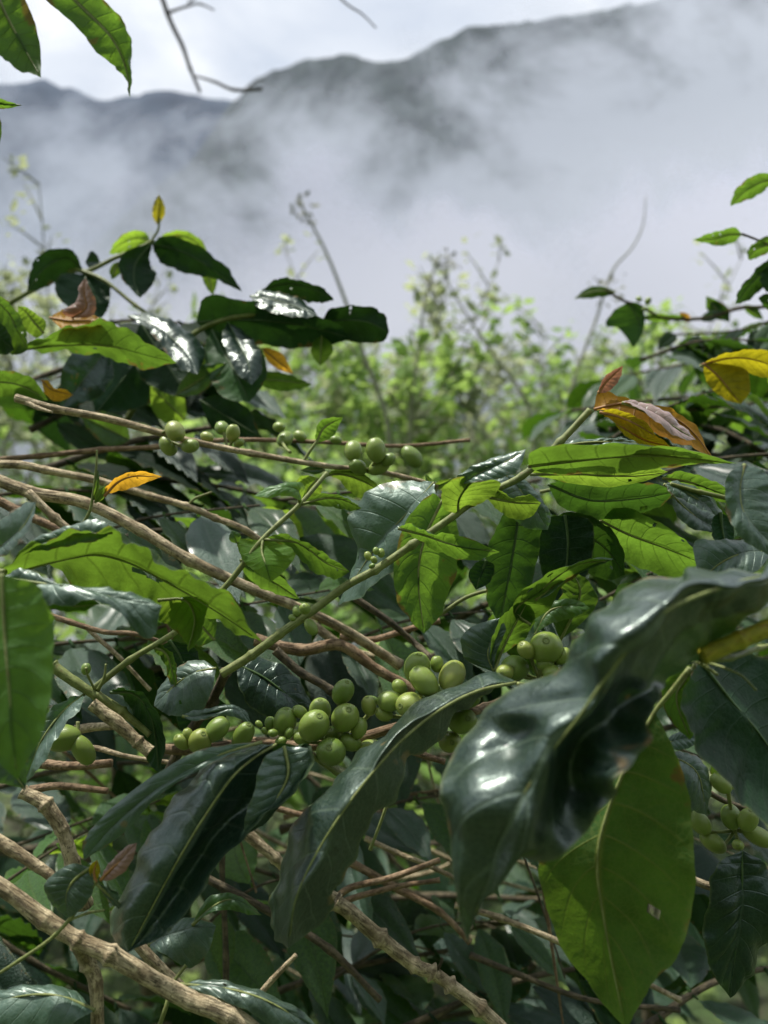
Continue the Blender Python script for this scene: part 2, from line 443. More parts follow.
def leaf2(br, base, tip, w, d0, d1=None, roll=0, arch=0.0, side=0.0, mat='l', face='up', **kw):
    """base, tip: picture points with depths; w: full width in px; roll: turn about its own axis (deg);
    arch: bulge of the midrib in px (positive = to the upper side of the picture)"""
    root = br.root if isinstance(br, Br) else br
    d1 = d0 if d1 is None else d1
    p0 = P(base[0], base[1], d0); p1 = P(tip[0], tip[1], d1)
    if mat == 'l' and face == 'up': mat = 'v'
    ax = (p1 - p0); L = ax.length; ax.normalize()
    dm = (d0 + d1) / 2
    W = w / F * dm
    toc = (CAM - (p0 + p1) / 2).normalized()
    sd = ax.cross(toc).normalized(); fc = sd.cross(ax).normalized()
    up2 = UP - ax * UP.dot(ax)
    up2 = up2.normalized() if up2.length > 1e-3 else sd
    if abs((tip[0] - base[0])) < 0.5 * abs(tip[1] - base[1]): up2 = sd
    am = arch / F * dm
    rot = Matrix.Rotation(R(roll), 3, ax)
    s3 = rot @ sd; f3 = rot @ fc
    prof = [0, 0.55, 0.92, 1.0, 0.86, 0.52, 0.16, 0]
    ts = [0, 0.12, 0.3, 0.47, 0.64, 0.8, 0.93, 1.0]
    rs = random.Random(int(base[0] * 7 + tip[1]))
    fold = kw.pop('fold', 0.18)
    M, A, B = [], [], []
    for k, (pr_, t) in enumerate(zip(prof, ts)):
        c = p0 + ax * L * t + up2 * (am * math.sin(PI * t)) + s3 * (side / F * dm * math.sin(PI * t) )
        wa = W / 2 * pr_ * rs.uniform(0.92, 1.08); wb = W / 2 * pr_ * rs.uniform(0.92, 1.08)
        fs = 1 if face == 'up' else -1
        M.append(c)
        A.append(c + s3 * wa + f3 * fs * wa * fold)
        B.append(c - s3 * wb + f3 * fs * wb * fold)
    pet = kw.pop('pet', None)
    if pet is not None: pet = P(*pet)
    kw.setdefault('nl', 28); kw.setdefault('nw', 6)
    return leaf_obj(root, M, A, B, LM[mat], face, pet=pet, **kw)


# ---- berries: one prototype mesh, copies share it
def berry_mesh():
    mb = MB(); n = 18; m = 14
    for i in range(m + 1):
        th = PI * i / m
        for j in range(n):
            an = 2 * PI * j / n
            r = math.sin(th)
            z = -math.cos(th)
            r *= 1.0 + 0.05 * math.cos(2 * an) + 0.03 * z
            if z > 0.9: z = 0.9 + (z - 0.9) * 0.2
            mb.v.append(Vector((r * math.cos(an) * 0.92, r * math.sin(an) * 0.92, z * 1.1)))
    for i in range(m):
        for j in range(n):
            k = (j + 1) % n
            mb.f.append((i * n + j, i * n + k, (i + 1) * n + k, (i + 1) * n + j)); mb.mi.append(0)
    me = bpy.data.meshes.new('berry'); me.from_pydata([tuple(v) for v in mb.v], [], mb.f)
    me.materials.append(M_BERRY); me.polygons.foreach_set('use_smooth', [True] * len(me.polygons))
    me.validate(); return me


def calyx_mesh():
    mb = MB(); n = 12
    for r, z in ((0.24, 0.97), (0.20, 1.04), (0.14, 1.045), (0.10, 1.01), (0.05, 1.0), (0.02, 1.04), (0.0, 1.05)):
        for j in range(n):
            an = 2 * PI * j / n
            mb.v.append(Vector((r * math.cos(an), r * math.sin(an), z + (0.02 * math.sin(5 * an) if r > 0.25 else 0))))
    for i in range(6):
        for j in range(n):
            k = (j + 1) % n
            mb.f.append((i * n + j, i * n + k, (i + 1) * n + k, (i + 1) * n + j)); mb.mi.append(0)
    me = bpy.data.meshes.new('calyx'); me.from_pydata([tuple(v) for v in mb.v], [], mb.f)
    me.materials.append(M_CALYX); me.polygons.foreach_set('use_smooth', [True] * len(me.polygons))
    return me


ME_B, ME_C = berry_mesh(), calyx_mesh()


def berries(br, lst, d, node=None, dark=False):
    """lst: (x, y, r px[, long[, depth offset]]); node: the place on the stem they grow from"""
    root = br.root
    for e in lst:
        x, y, r = e[:3]; lg = e[3] if len(e) > 3 else 1.12; dd = d + (e[4] if len(e) > 4 else random.uniform(-0.006, 0.006))
        c = P(x, y, dd); rad = r * 1.01 / F * dd
        nd = P(node[0], node[1], node[2] if len(node) > 2 else d) if node else c - UP * 0.01
        dr = (c - nd); dr = dr.normalized() if dr.length > 1e-5 else UP
        dr = (dr + Vector((random.uniform(-.7, .7), random.uniform(-.1, 1.0), random.uniform(-.5, .6)))).normalized()
        b = bpy.data.objects.new('berry', ME_B); COL.objects.link(b); b.parent = root
        b.location = c - root.location
        b.rotation_mode = 'QUATERNION'; b.rotation_quaternion = dr.to_track_quat('Z', 'Y')
        b.scale = (rad, rad * 1.0, rad * lg)
        ca = bpy.data.objects.new('calyx', ME_C); COL.objects.link(ca); ca.parent = b
        if r > 7:
            g = MB(); e0 = c - dr * rad * 0.9
            g.tube([nd, (nd + e0) / 2 + Vector((0, 0, -0.0008)), e0], [0.0011, 0.0009, 0.0013], n=6)
            g.build('fruit_stalk', M_SHOOT, root)


# ================================================================== THE SETTING
# ---- sky and sun
SUN = Vector((-0.36, 0.32, 1.0)).normalized()
w = NT('World', world=True); scene.world = w.m
sky = w.n('ShaderNodeTexSky', sky_type='NISHITA')
sky.sun_disc = False
sky.sun_elevation = math.asin(SUN.z); sky.sun_rotation = math.atan2(SUN.x, SUN.y)
dirv = w.n('ShaderNodeTexCoord').outputs['Generated']
mp = w.n('ShaderNodeMapping', i_Vector=dirv); mp.inputs['Scale'].default_value = (1.0, 1.0, 2.6)
c1 = w.n('ShaderNodeTexNoise', i_Vector=mp.outputs[0], i_Scale=2.7, i_Detail=7.0, i_Roughness=0.55, i_Distortion=0.4).outputs[0]
cloud = w.ramp(c1, [(0.32, (5.8, 6.4, 7.4)), (0.5, (7.8, 8.2, 8.8)), (0.62, (10, 10.2, 10.4))])
colr = w.mix(0.88, sky.outputs[0], cloud)
bg = w.n('ShaderNodeBackground', i_Color=colr, i_Strength=0.12)
wo = w.n('ShaderNodeOutputWorld'); w.t.links.new(bg.outputs[0], wo.inputs[0])

sl = bpy.data.lights.new('sun', 'SUN'); so = bpy.data.objects.new('sun', sl); COL.objects.link(so)
sl.energy = 6.0; sl.angle = R(1.5); sl.color = (1.0, 0.95, 0.86)
so.rotation_mode = 'QUATERNION'; so.rotation_quaternion = SUN.to_track_quat('Z', 'Y')


def grid_obj(name, xs, ys, zf, mat):
    v = [(x, y, zf(x, y)) for y in ys for x in xs]; n = len(xs)
    f = [(j * n + i, j * n + i + 1, (j + 1) * n + i + 1, (j + 1) * n + i) for j in range(len(ys) - 1) for i in range(n - 1)]
    me = bpy.data.meshes.new(name); me.from_pydata(v, [], f)
    me.polygons.foreach_set('use_smooth', [True] * len(me.polygons)); me.materials.append(mat)
    o = bpy.data.objects.new(name, me); COL.objects.link(o); o['kind'] = 'structure'; return o


k = NT('weedy earth')
tc = k.n('ShaderNodeTexCoord').outputs['Object']
a = k.n('ShaderNodeTexNoise', i_Vector=tc, i_Scale=2.2, i_Detail=8.0, i_Roughness=0.7).outputs[0]
b = k.n('ShaderNodeTexNoise', i_Vector=tc, i_Scale=14.0, i_Detail=5.0, i_Roughness=0.7).outputs[0]
colg = k.mix(k.sstep(a, 0.35, 0.62), (0.035, 0.03, 0.018), (0.035, 0.07, 0.015))
colg = k.mix(k.sstep(b, 0.52, 0.66), colg, (0.13, 0.19, 0.04))
bm = k.n('ShaderNodeBump', i_Strength=0.8, i_Distance=0.05, i_Height=b).outputs[0]
k.out(k.n('ShaderNodeBsdfPrincipled', i_Base_Color=colg, i_Roughness=0.9, i_Normal=bm).outputs[0]); M_GROUND = k.m


def gz(x, y):
    z = -0.04 * max(0, y)
    if y < -0.8: z += 1.1 * (-y - 0.8) * min(1, (-y - 0.8) / 1.2)  # unseen bank behind the camera, added to block light from the rear
    if y > 5: z -= 0.42 * (y - 5) * min(1, (y - 5) / 5)
    if y > 600: z = -0.04 * 600 - 0.42 * 595 + 0.0
    z += 0.10 * noise.noise(Vector((x * 0.6, y * 0.6, 0))) + 1.5 * noise.noise(Vector((x * 0.02, y * 0.02, 3))) * min(1, max(0, (y - 12) / 30))
    return z


def sp(a, b, n, p):  # spaced finer near the middle
    return [a + (b - a) * (i / n) ** p for i in range(n + 1)]


xs = [-x for x in sp(0, 5000, 46, 3.2)][::-1] + sp(0, 5000, 46, 3.2)[1:]
ys = [-y for y in sp(0, 400, 14, 2.5)][::-1] + sp(0, 7000, 90, 3.4)[1:]
grid_obj('ground', xs, ys, gz, M_GROUND)

# ---- mountains: two forested ridges across the valley
k = NT('forested mountain')
tc = k.n('ShaderNodeTexCoord').outputs['Object']
a = k.n('ShaderNodeTexNoise', i_Vector=tc, i_Scale=0.012, i_Detail=9.0, i_Roughness=0.65).outputs[0]
b = k.n('ShaderNodeTexNoise', i_Vector=tc, i_Scale=0.06, i_Detail=6.0, i_Roughness=0.7).outputs[0]
cm = k.mix(k.sstep(a, 0.35, 0.65), (0.022, 0.036, 0.045), (0.06, 0.085, 0.09))
cm = k.mix(k.sstep(b, 0.5, 0.7), cm, (0.055, 0.08, 0.07))
bm = k.n('ShaderNodeBump', i_Strength=1.0, i_Distance=12.0, i_Height=b).outputs[0]
k.out(k.n('ShaderNodeBsdfPrincipled', i_Base_Color=cm, i_Roughness=1.0, i_Normal=bm).outputs[0]); M_MT = k.m
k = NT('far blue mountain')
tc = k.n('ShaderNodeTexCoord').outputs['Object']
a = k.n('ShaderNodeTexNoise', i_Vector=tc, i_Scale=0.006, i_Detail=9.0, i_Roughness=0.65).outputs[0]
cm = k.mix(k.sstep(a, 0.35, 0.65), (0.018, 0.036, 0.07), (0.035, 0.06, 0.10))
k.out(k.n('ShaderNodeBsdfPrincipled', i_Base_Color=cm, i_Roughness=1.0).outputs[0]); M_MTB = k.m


def lerp_tab(tab, x):
    if x <= tab[0][0]: return tab[0][1]
    for (x0, y0), (x1, y1) in zip(tab, tab[1:]):
        if x <= x1:
            u = (x - x0) / (x1 - x0); u = u * u * (3 - 2 * u) * 0.5 + u * 0.5
            return y0 + (y1 - y0) * u
    return tab[-1][1]


def ridge(name, tab, D, depthspan, mat, zb, rough):
    """a mountain wall: crest height follows tab (bearing as picture x -> crest as picture y)"""
    nx, ny = 260, 40
    v, f = [], []
    for j in range(ny + 1):
        s = j / ny * 1.4
        for i in range(nx + 1):
            px = -700 + 2200 * i / nx
            crest = P(px, lerp_tab(tab, px), D)
            base = Vector((crest.x * (1 - depthspan / D), crest.y * (1 - depthspan / D), 0))
            top = Vector((crest.x, crest.y, 0))
            g = base.lerp(top, s)
            if s <= 1: h = zb + (crest.z - zb) * (s ** 0.8)
            else: h = crest.z - (s - 1) * depthspan * 0.9
            q = Vector((g.x * 0.004, g.y * 0.004, 1.7))
            gul = abs(noise.noise(q)) * 0.45 + abs(noise.noise(q * 2.3)) * 0.35 + abs(noise.noise(q * 5.0)) * 0.2
            env = max(0.0, 1 - s if s <= 1 else s - 1)
            h -= gul * 170 * env * rough
            h += 9 * rough * noise.noise(g * 0.016) + 5.0 * rough * noise.noise(g * 0.06) + 5.0 * rough * noise.noise(g * 0.15)
            v.append((g.x, g.y, h))
    for j in range(ny):
        for i in range(nx):
            a_ = j * (nx + 1) + i
            f.append((a_, a_ + 1, a_ + nx + 2, a_ + nx + 1))
    me = bpy.data.meshes.new(name); me.from_pydata(v, [], f); me.materials.append(mat)
    me.polygons.foreach_set('use_smooth', [True] * len(me.polygons))
    o = bpy.data.objects.new(name, me); COL.objects.link(o); o['kind'] = 'structure'; return o


ridge('mountain_far', [(-700, 60), (-200, 95), (0, 80), (40, 76), (70, 84), (100, 96), (130, 92), (165, 86), (210, 94), (260, 100), (330, 140), (500, 230), (1500, 300)],
      3400, 900, M_MTB, -300, 1.4)
ridge('mountain', [(-700, 330), (60, 260), (180, 170), (232, 100), (252, 76), (280, 64), (310, 56), (345, 48), (375, 57), (400, 54), (440, 36), (475, 20), (520, 18), (575, 9), (640, -2), (760, -40), (1000, -90), (1500, -60)],
      2200, 700, M_MT, -300, 1.3)


# ---- mist: drifting banks hanging in the valley, each a sheet of cloud with a soft uneven body
def mist_material(name, scale, lo, hi, zfade, amax, seed, tint=(0.86, 0.88, 0.93), zlow=None, xw=None, base=0.0, zk=(0.62, -0.38)):
    k = NT(name)
    ob = k.n('ShaderNodeTexCoord').outputs['Object']
    mp = k.n('ShaderNodeMapping', i_Vector=ob); mp.inputs['Location'].default_value = (seed * 3.1, seed, seed * 1.7)
    mp.inputs['Rotation'].default_value = (0, R(42), 0)
    mp.inputs['Scale'].default_value = (1.0, 0.15, 0.85)
    a = k.n('ShaderNodeTexNoise', i_Vector=mp.outputs[0], i_Scale=scale, i_Detail=9.0, i_Roughness=0.60, i_Distortion=0.25).outputs[0]
    sx = k.n('ShaderNodeSeparateXYZ', i_0=ob)
    z = sx.outputs[2]
    zf = k.sstep(z, zfade[1], zfade[0])          # 1 low, 0 high
    d = k.math('ADD', a, k.math('MULTIPLY_ADD', zf, zk[0], zk[1]))
    if xw is not None:                            # more cloud on one side
        d = k.math('ADD', d, k.math('MULTIPLY', k.sstep(sx.outputs[0], xw[0], xw[1]), xw[2]))
    al = k.math('MULTIPLY', k.sstep(d, lo, hi), amax)
    if base: al = k.math('MAXIMUM', al, k.math('MULTIPLY', zf, base))
    if zlow: al = k.math('MULTIPLY', al, k.sstep(z, zlow[0], zlow[1]))
    df = k.n('ShaderNodeBsdfDiffuse', i_Color=tint); tl = k.n('ShaderNodeBsdfTranslucent', i_Color=tint)
    mx = k.n('ShaderNodeMixShader', i_0=0.45, i_1=df.outputs[0], i_2=tl.outputs[0])
    tp = k.n('ShaderNodeBsdfTransparent')
    m2 = k.n('ShaderNodeMixShader', i_0=al, i_1=tp.outputs[0], i_2=mx.outputs[0])
    k.out(m2.outputs[0]); return k.m


def mist(name, D, z0, z1, mat, amp):
    nx, nz = 60, 24
    v, f = [], []
    for j in range(nz + 1):
        for i in range(nx + 1):
            an = R(-62 + 124 * i / nx); z = z0 + (z1 - z0) * j / nz
            r = D * (1 + amp * noise.noise(Vector((an * 3, z / D * 4, D * .01)))) + max(0, z) * 0.85
            v.append((r * math.sin(an), r * math.cos(an), z))
    for j in range(nz):
        for i in range(nx):
            a_ = j * (nx + 1) + i
            f.append((a_, a_ + 1, a_ + nx + 2, a_ + nx + 1))
    me = bpy.data.meshes.new(name); me.from_pydata(v, [], f); me.materials.append(mat)
    me.polygons.foreach_set('use_smooth', [True] * len(me.polygons))
    o = bpy.data.objects.new(name, me); COL.objects.link(o); o['kind'] = 'structure'; o.visible_shadow = True
    return o


mist('haze', 2350, -300, 1500, mist_material('far blue haze', 0.0016, 0.10, 0.95, (0, 900), 0.60, 7.0, (0.60, 0.72, 0.96), base=0.10), 0.02)
mist('haze', 1300, -300, 1300, mist_material('thin haze', 0.0034, 0.40, 0.80, (0, 1500), 0.80, 5.0, (0.74, 0.79, 0.90), base=0.20, xw=(-500, 700, 0.26)), 0.02)
mist('mist', 1050, -300, 900, mist_material('mist bank', 0.0046, 0.45, 0.72, (20, 500), 0.92, 2.0, (0.62, 0.64, 0.74), xw=(-560, -190, 0.30), zk=(0.42, -0.43)), 0.04)
mist('mist', 700, -250, 600, mist_material('near mist bank', 0.0070, 0.465, 0.66, (10, 330), 0.94, 4.3, (0.68, 0.695, 0.79), xw=(-290, -60, 0.18), zk=(0.44, -0.33)), 0.04)
# ================================================================== WEEDS ON THE SLOPE
def weed_mesh(seed, h, mat, nb=16, leafs=12, ls=0.03, spread=0.35, top=0.35):
    rs = random.Random(seed); st = MB(); fo = MB()
    lean = Vector((rs.uniform(-.4, .4), rs.uniform(-.2, .2), 0))
    main = [Vector((0, 0, 0)), Vector((lean.x * .3, lean.y * .3, h * .4)), Vector((lean.x, lean.y, h * .75)), Vector((lean.x * 1.6, lean.y * 1.2, h))]
    st.tube(main, [0.007, 0.005, 0.003, 0.0015], n=5, seg=10)
    for b in range(nb):
        t = top + (1 - top) * (b + rs.random()) / nb
        p = cr(main, t); an = rs.uniform(0, 2 * PI); ln = spread * 1.25 * (1.3 - t) * rs.uniform(.6, 1.2)
        d = Vector((math.cos(an), math.sin(an), rs.uniform(.4, 1.1))).normalized()
        q = p + d * ln; m = (p + q) / 2 + Vector((0, 0, .04 * ln))
        st.tube([p, m, q], [0.004, 0.003, 0.0012], n=4, seg=4, cap=False)
        for l in range(leafs):
            u = rs.uniform(.25, 1.0); c = cr([p, m, q], u) + Vector([rs.gauss(0, .018) for _ in range(3)])
            ax = Vector((rs.gauss(0, 1), rs.gauss(0, 1), rs.gauss(-.1, .5))).normalized()
            sd = ax.cross(Vector((rs.gauss(0, .5), rs.gauss(0, .5), 1))).normalized()
            s = ls * rs.uniform(.6, 1.4); up = ax.cross(sd)
            i0 = len(fo.v)
            for (a_, b_, c_) in ((0, 0, 0), (.4, .30, -.06), (.75, .22, -.08), (1, 0, -.2), (.75, -.22, -.08), (.4, -.30, -.06)):
                fo.v.append(c + ax * s * a_ + sd * s * b_ + up * s * c_); fo.uv.append((.5 + b_, a_))
            fo.f += [(i0, i0 + 1, i0 + 5), (i0 + 1, i0 + 2, i0 + 4, i0 + 5), (i0 + 2, i0 + 3, i0 + 4)]; fo.mi += [0, 0, 0]
    a = st.build('stem', M_STALK); b = fo.build('foliage', mat)
    a.data.name = 'weed_stem'; b.data.name = 'weed_foliage'
    ma, mb_ = a.data, b.data
    bpy.data.objects.remove(a); bpy.data.objects.remove(b)
    return ma, mb_, h


WV = [weed_mesh(11, 1.5, M_WEED, 18, 12, .042), weed_mesh(12, 1.8, M_WEED, 20, 12, .042), weed_mesh(13, 1.3, M_WEED2, 18, 13, .048),
      weed_mesh(14, 1.9, M_WEED2, 12, 7, .036, .28, .45), weed_mesh(15, 1.1, M_WEED, 20, 16, .052, .42, .1)]


def weed(px, top, d, var, label, group='leafy weeds on the slope behind the coffee'):
    tp = P(px, top, d); g = gz(tp.x, tp.y)
    ms, mf, h = WV[var]; s = (tp.z - g) / h
    o = thing('weed_plant', label, 'weed', (tp.x, tp.y, g), group)
    sc = Matrix.Diagonal((min(1.3, max(.8, s)), min(1.3, max(.8, s)), s, 1)) @ Matrix.Rotation(random.uniform(0, 6), 4, 'Z')
    for nm, me in (('stem', ms), ('foliage', mf)):
        c = bpy.data.objects.new(nm, me); COL.objects.link(c); c.parent = o; c.matrix_local = sc


weed(75, 222, 3.2, 3, 'wispy tall weed against the mist above the dark leaf cluster, upper left')
weed(103, 228, 3.4, 3, 'wispy tall weed just left of the yellow leaf bud')
weed(10, 246, 3.0, 3, 'pale bushy weed at the left edge below the far mountain')
weed(38, 285, 3.6, 3, 'low bushy weed behind the upper left leaves')
weed(352, 262, 3.3, 3, 'feathery weed top just right of the leaning dry stalk')
weed(385, 292, 3.6, 3, 'feathery weed between the dry stalk and the forked stalk')
weed(432, 256, 3.4, 3, 'tallest feathery weed in the centre, with a forked head')
weed(470, 330, 3.2, 1, 'bushy green weed right of the tallest feathery weed')
weed(522, 288, 3.8, 2, 'pale weed top standing alone against the mist, right of centre')
weed(600, 272, 3.5, 3, 'pale weed top below the curved dry stalk')
weed(560, 322, 3.3, 1, 'bushy green weed left of the dark hanging leaf on the right')
weed(660, 318, 3.5, 0, 'green weed between the dark hanging leaf and the yellow leaf')
weed(505, 358, 2.7, 4, 'low bright green weed above the small grey ribbed leaf')
weed(405, 372, 2.8, 0, 'low bright green weed in the middle of the gap')
weed(190, 318, 3.4, 3, 'green weed showing under the arched dark leaf, upper left')
rw = random.Random(5)
pos = 'far left|left|left of centre|centre|right of centre|right|far right'.split('|')
for i in range(46):
    px = -60 + 900 * ((i * 0.618) % 1.0); d = 2.6 + 3.4 * ((i * 0.37) % 1.0)
    top = rw.uniform(345, 425) if 1 else 0
    if 215 < px < 760: top = rw.uniform(338, 415)
    weed(px, top, d, rw.choice([0, 1, 2, 4, 4]), 'leafy weed in the blurred green thicket behind the coffee branches', 'blurred weeds in the thicket')
for i in range(34):
    px = 150 + 680 * ((i * 0.618 + .17) % 1.0); d = 4.2 + 3.0 * ((i * 0.37 + .5) % 1.0)
    weed(px, rw.uniform(318, 372), d, rw.choice([2, 2, 3, 1]), 'pale leafy weed in the far band of the thicket below the mist', 'pale weeds in the far band below the mist')
for i in range(10):
    px = -60 + 260 * ((i * 0.618 + .17) % 1.0); d = 3.6 + 3.0 * ((i * 0.37 + .5) % 1.0)
    weed(px, rw.uniform(262, 330), d, rw.choice([2, 2, 3]), 'pale leafy weed showing between the dark leaves of the upper left', 'pale weeds behind the upper left leaves')
# second, lower thicket down the slope
for i in range(26):
    px = -80 + 940 * ((i * 0.618 + .3) % 1.0); d = 1.9 + 1.2 * ((i * 0.43) % 1.0)
    weed(px, rw.uniform(440, 600), d, rw.choice([0, 4, 4, 2]), 'low leafy weed glimpsed through the gaps between the coffee branches', 'low weeds glimpsed through the branches')


def stalk(label, pts, r0, r1, heads, mat=M_STALK):
    W = [P(*p) for p in pts]
    g = gz(W[0].x, W[0].y)
    dw = (W[0] - W[1]); dw = dw.normalized() * .25
    W1 = W[0] + dw; gp = Vector((W1.x + dw.x * .5, W1.y, g))
    W = [gp.lerp(W1, q) for q in (0, .2, .4, .6, .8)] + [W1] + W
    o = thing('dry_stalk', label, 'weed stalk', W[0])
    mb = MB(); mb.tube(W, [r0 * .9] * 6 + [r0 * .8 + (r1 - r0) * i / (len(pts) - 1) for i in range(len(pts))], n=6); mb.build('stem', mat, o)
    rs = random.Random(int(pts[0][0]))
    for (x, y, d, n, s) in heads:
        f = MB(); c = P(x, y, d)
        for q in range(n):
            p = c + Vector([rs.gauss(0, s) for _ in range(3)]); ax = Vector([rs.gauss(0, 1) for _ in range(3)]).normalized()
            sd = ax.orthogonal().normalized(); l = rs.uniform(.012, .028); i0 = len(f.v)
            for a_, b_ in ((0, 0), (.5, .35), (1, 0), (.5, -.35)):
                f.v.append(p + ax * l * a_ + sd * l * b_); f.uv.append((.5 + b_, a_))
            f.f.append((i0, i0 + 1, i0 + 2, i0 + 3)); f.mi.append(0)
        f.build('seed_head', M_STALK, o)


stalk('leaning dry stalk with a small dark seed head, standing in the mist left of centre', [(362, 350, 2.6), (345, 300, 2.6), (325, 250, 2.6), (305, 212, 2.6), (298, 196, 2.6)], .009, .004, [(303, 207, 2.6, 26, .018), (312, 222, 2.6, 8, .012)])
stalk('forked dry stalk with two drooping heads in the centre', [(420, 340, 2.8), (425, 300, 2.8), (437, 262, 2.8), (444, 256, 2.8)], .007, .004, [(448, 262, 2.8, 26, .018), (430, 282, 2.8, 8, .012), (432, 312, 2.8, 10, .015)])
stalk('slanting dry stalk right of the forked stalk', [(490, 350, 2.8), (465, 312, 2.8), (445, 278, 2.8)], .006, .004, [(443, 268, 2.8, 12, .014)])
stalk('curved thin dry stalk rising into the mist on the right', [(596, 320, 2.4), (612, 272, 2.4), (632, 248, 2.4), (643, 225, 2.4), (646, 196, 2.4)], .005, .0022, [(606, 285, 2.4, 26, .02), (600, 296, 2.4, 12, .012)])

# ================================================================== FILLER COFFEE BRANCHES
def proto_leaf(seed, mat, w=0.40):
    rs = random.Random(seed)
    L = 1.0; M, A, B = [], [], []
    for k_, (pr_, t) in enumerate(zip([0, .5, .9, 1, .86, .5, .14, 0], [0, .12, .3, .47, .64, .8, .93, 1])):
        c = Vector((t, 0.04 * math.sin(3 * t + seed), -0.16 * t * t - .04 * seed % .1 * t))
        a_ = w / 2 * pr_ * rs.uniform(.93, 1.07)
        M.append(c); A.append(c + Vector((0, a_, a_ * .18))); B.append(c + Vector((0, -a_, a_ * .18)))
    return M, A, B, mat


PROTO = {}
def proto(kind, i):
    key = (kind, i)
    if key not in PROTO:
        M, A, B, _ = proto_leaf(i * 3 + 1, None, 0.36 + .04 * (i % 3))
        n = 6; nl = 18; mb = MB()
        for a_ in range(nl + 1):
            t = a_ / nl; m, A_, B_ = cr(M, t), cr(A, t), cr(B, t); env = math.sin(PI * t) ** .5
            for j in range(2 * n + 1):
                v = j / n - 1; e = A_ if v < 0 else B_; av = abs(v)
                p = m.lerp(e, av); hw = (e - m).length
                s_ = (t - .11 * av ** 1.4) * 9; tri = abs((s_ % 1) - .5) * 2
                z = .10 * hw * math.sin(PI * av) + .015 * av * av * math.sin((5 + i) * 2 * t * 3 + i + (v > 0) * 2) * env + .010 * (1 - tri ** 3) * env
                mb.v.append(p + Vector((0, 0, z))); mb.uv.append(((v + 1) / 2, t))
        for a_ in range(nl):
            for j in range(2 * n):
                q = (a_ * (2 * n + 1) + j, a_ * (2 * n + 1) + j + 1, (a_ + 1) * (2 * n + 1) + j + 1, (a_ + 1) * (2 * n + 1) + j)
                mb.f.append(q[::-1]); mb.mi.append(0)
        mb.tube([Vector((-.08, 0, .02)), Vector((0, 0, 0))], [.012, .010], n=5, seg=2, mi=0)
        o = mb.build('leaf', LM[kind]); me = o.data; me.name = 'leaf'
        bpy.data.objects.remove(o)
        # upper side must look up
        if me.polygons[nl * n + n // 2].normal.z < 0: me.flip_normals()
        PROTO[key] = me
    return PROTO[key]


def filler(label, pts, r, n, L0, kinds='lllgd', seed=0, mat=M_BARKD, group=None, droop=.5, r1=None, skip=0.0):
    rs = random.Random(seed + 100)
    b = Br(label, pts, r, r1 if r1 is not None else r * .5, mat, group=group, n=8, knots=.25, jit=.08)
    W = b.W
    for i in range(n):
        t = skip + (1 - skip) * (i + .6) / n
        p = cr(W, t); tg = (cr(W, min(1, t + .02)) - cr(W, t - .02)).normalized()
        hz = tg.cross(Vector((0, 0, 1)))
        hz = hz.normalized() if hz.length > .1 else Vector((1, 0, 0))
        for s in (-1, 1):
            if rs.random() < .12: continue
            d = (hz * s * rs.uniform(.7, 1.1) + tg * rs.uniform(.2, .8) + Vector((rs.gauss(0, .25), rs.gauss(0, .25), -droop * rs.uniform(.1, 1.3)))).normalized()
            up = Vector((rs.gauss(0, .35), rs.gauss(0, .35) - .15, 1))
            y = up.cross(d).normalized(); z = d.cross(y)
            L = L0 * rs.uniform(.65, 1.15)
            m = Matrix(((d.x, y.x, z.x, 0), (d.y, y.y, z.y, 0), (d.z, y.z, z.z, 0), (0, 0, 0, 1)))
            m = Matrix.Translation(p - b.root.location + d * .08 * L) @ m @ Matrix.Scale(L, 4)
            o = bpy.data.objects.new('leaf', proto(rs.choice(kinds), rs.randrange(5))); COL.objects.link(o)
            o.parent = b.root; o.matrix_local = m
    return b


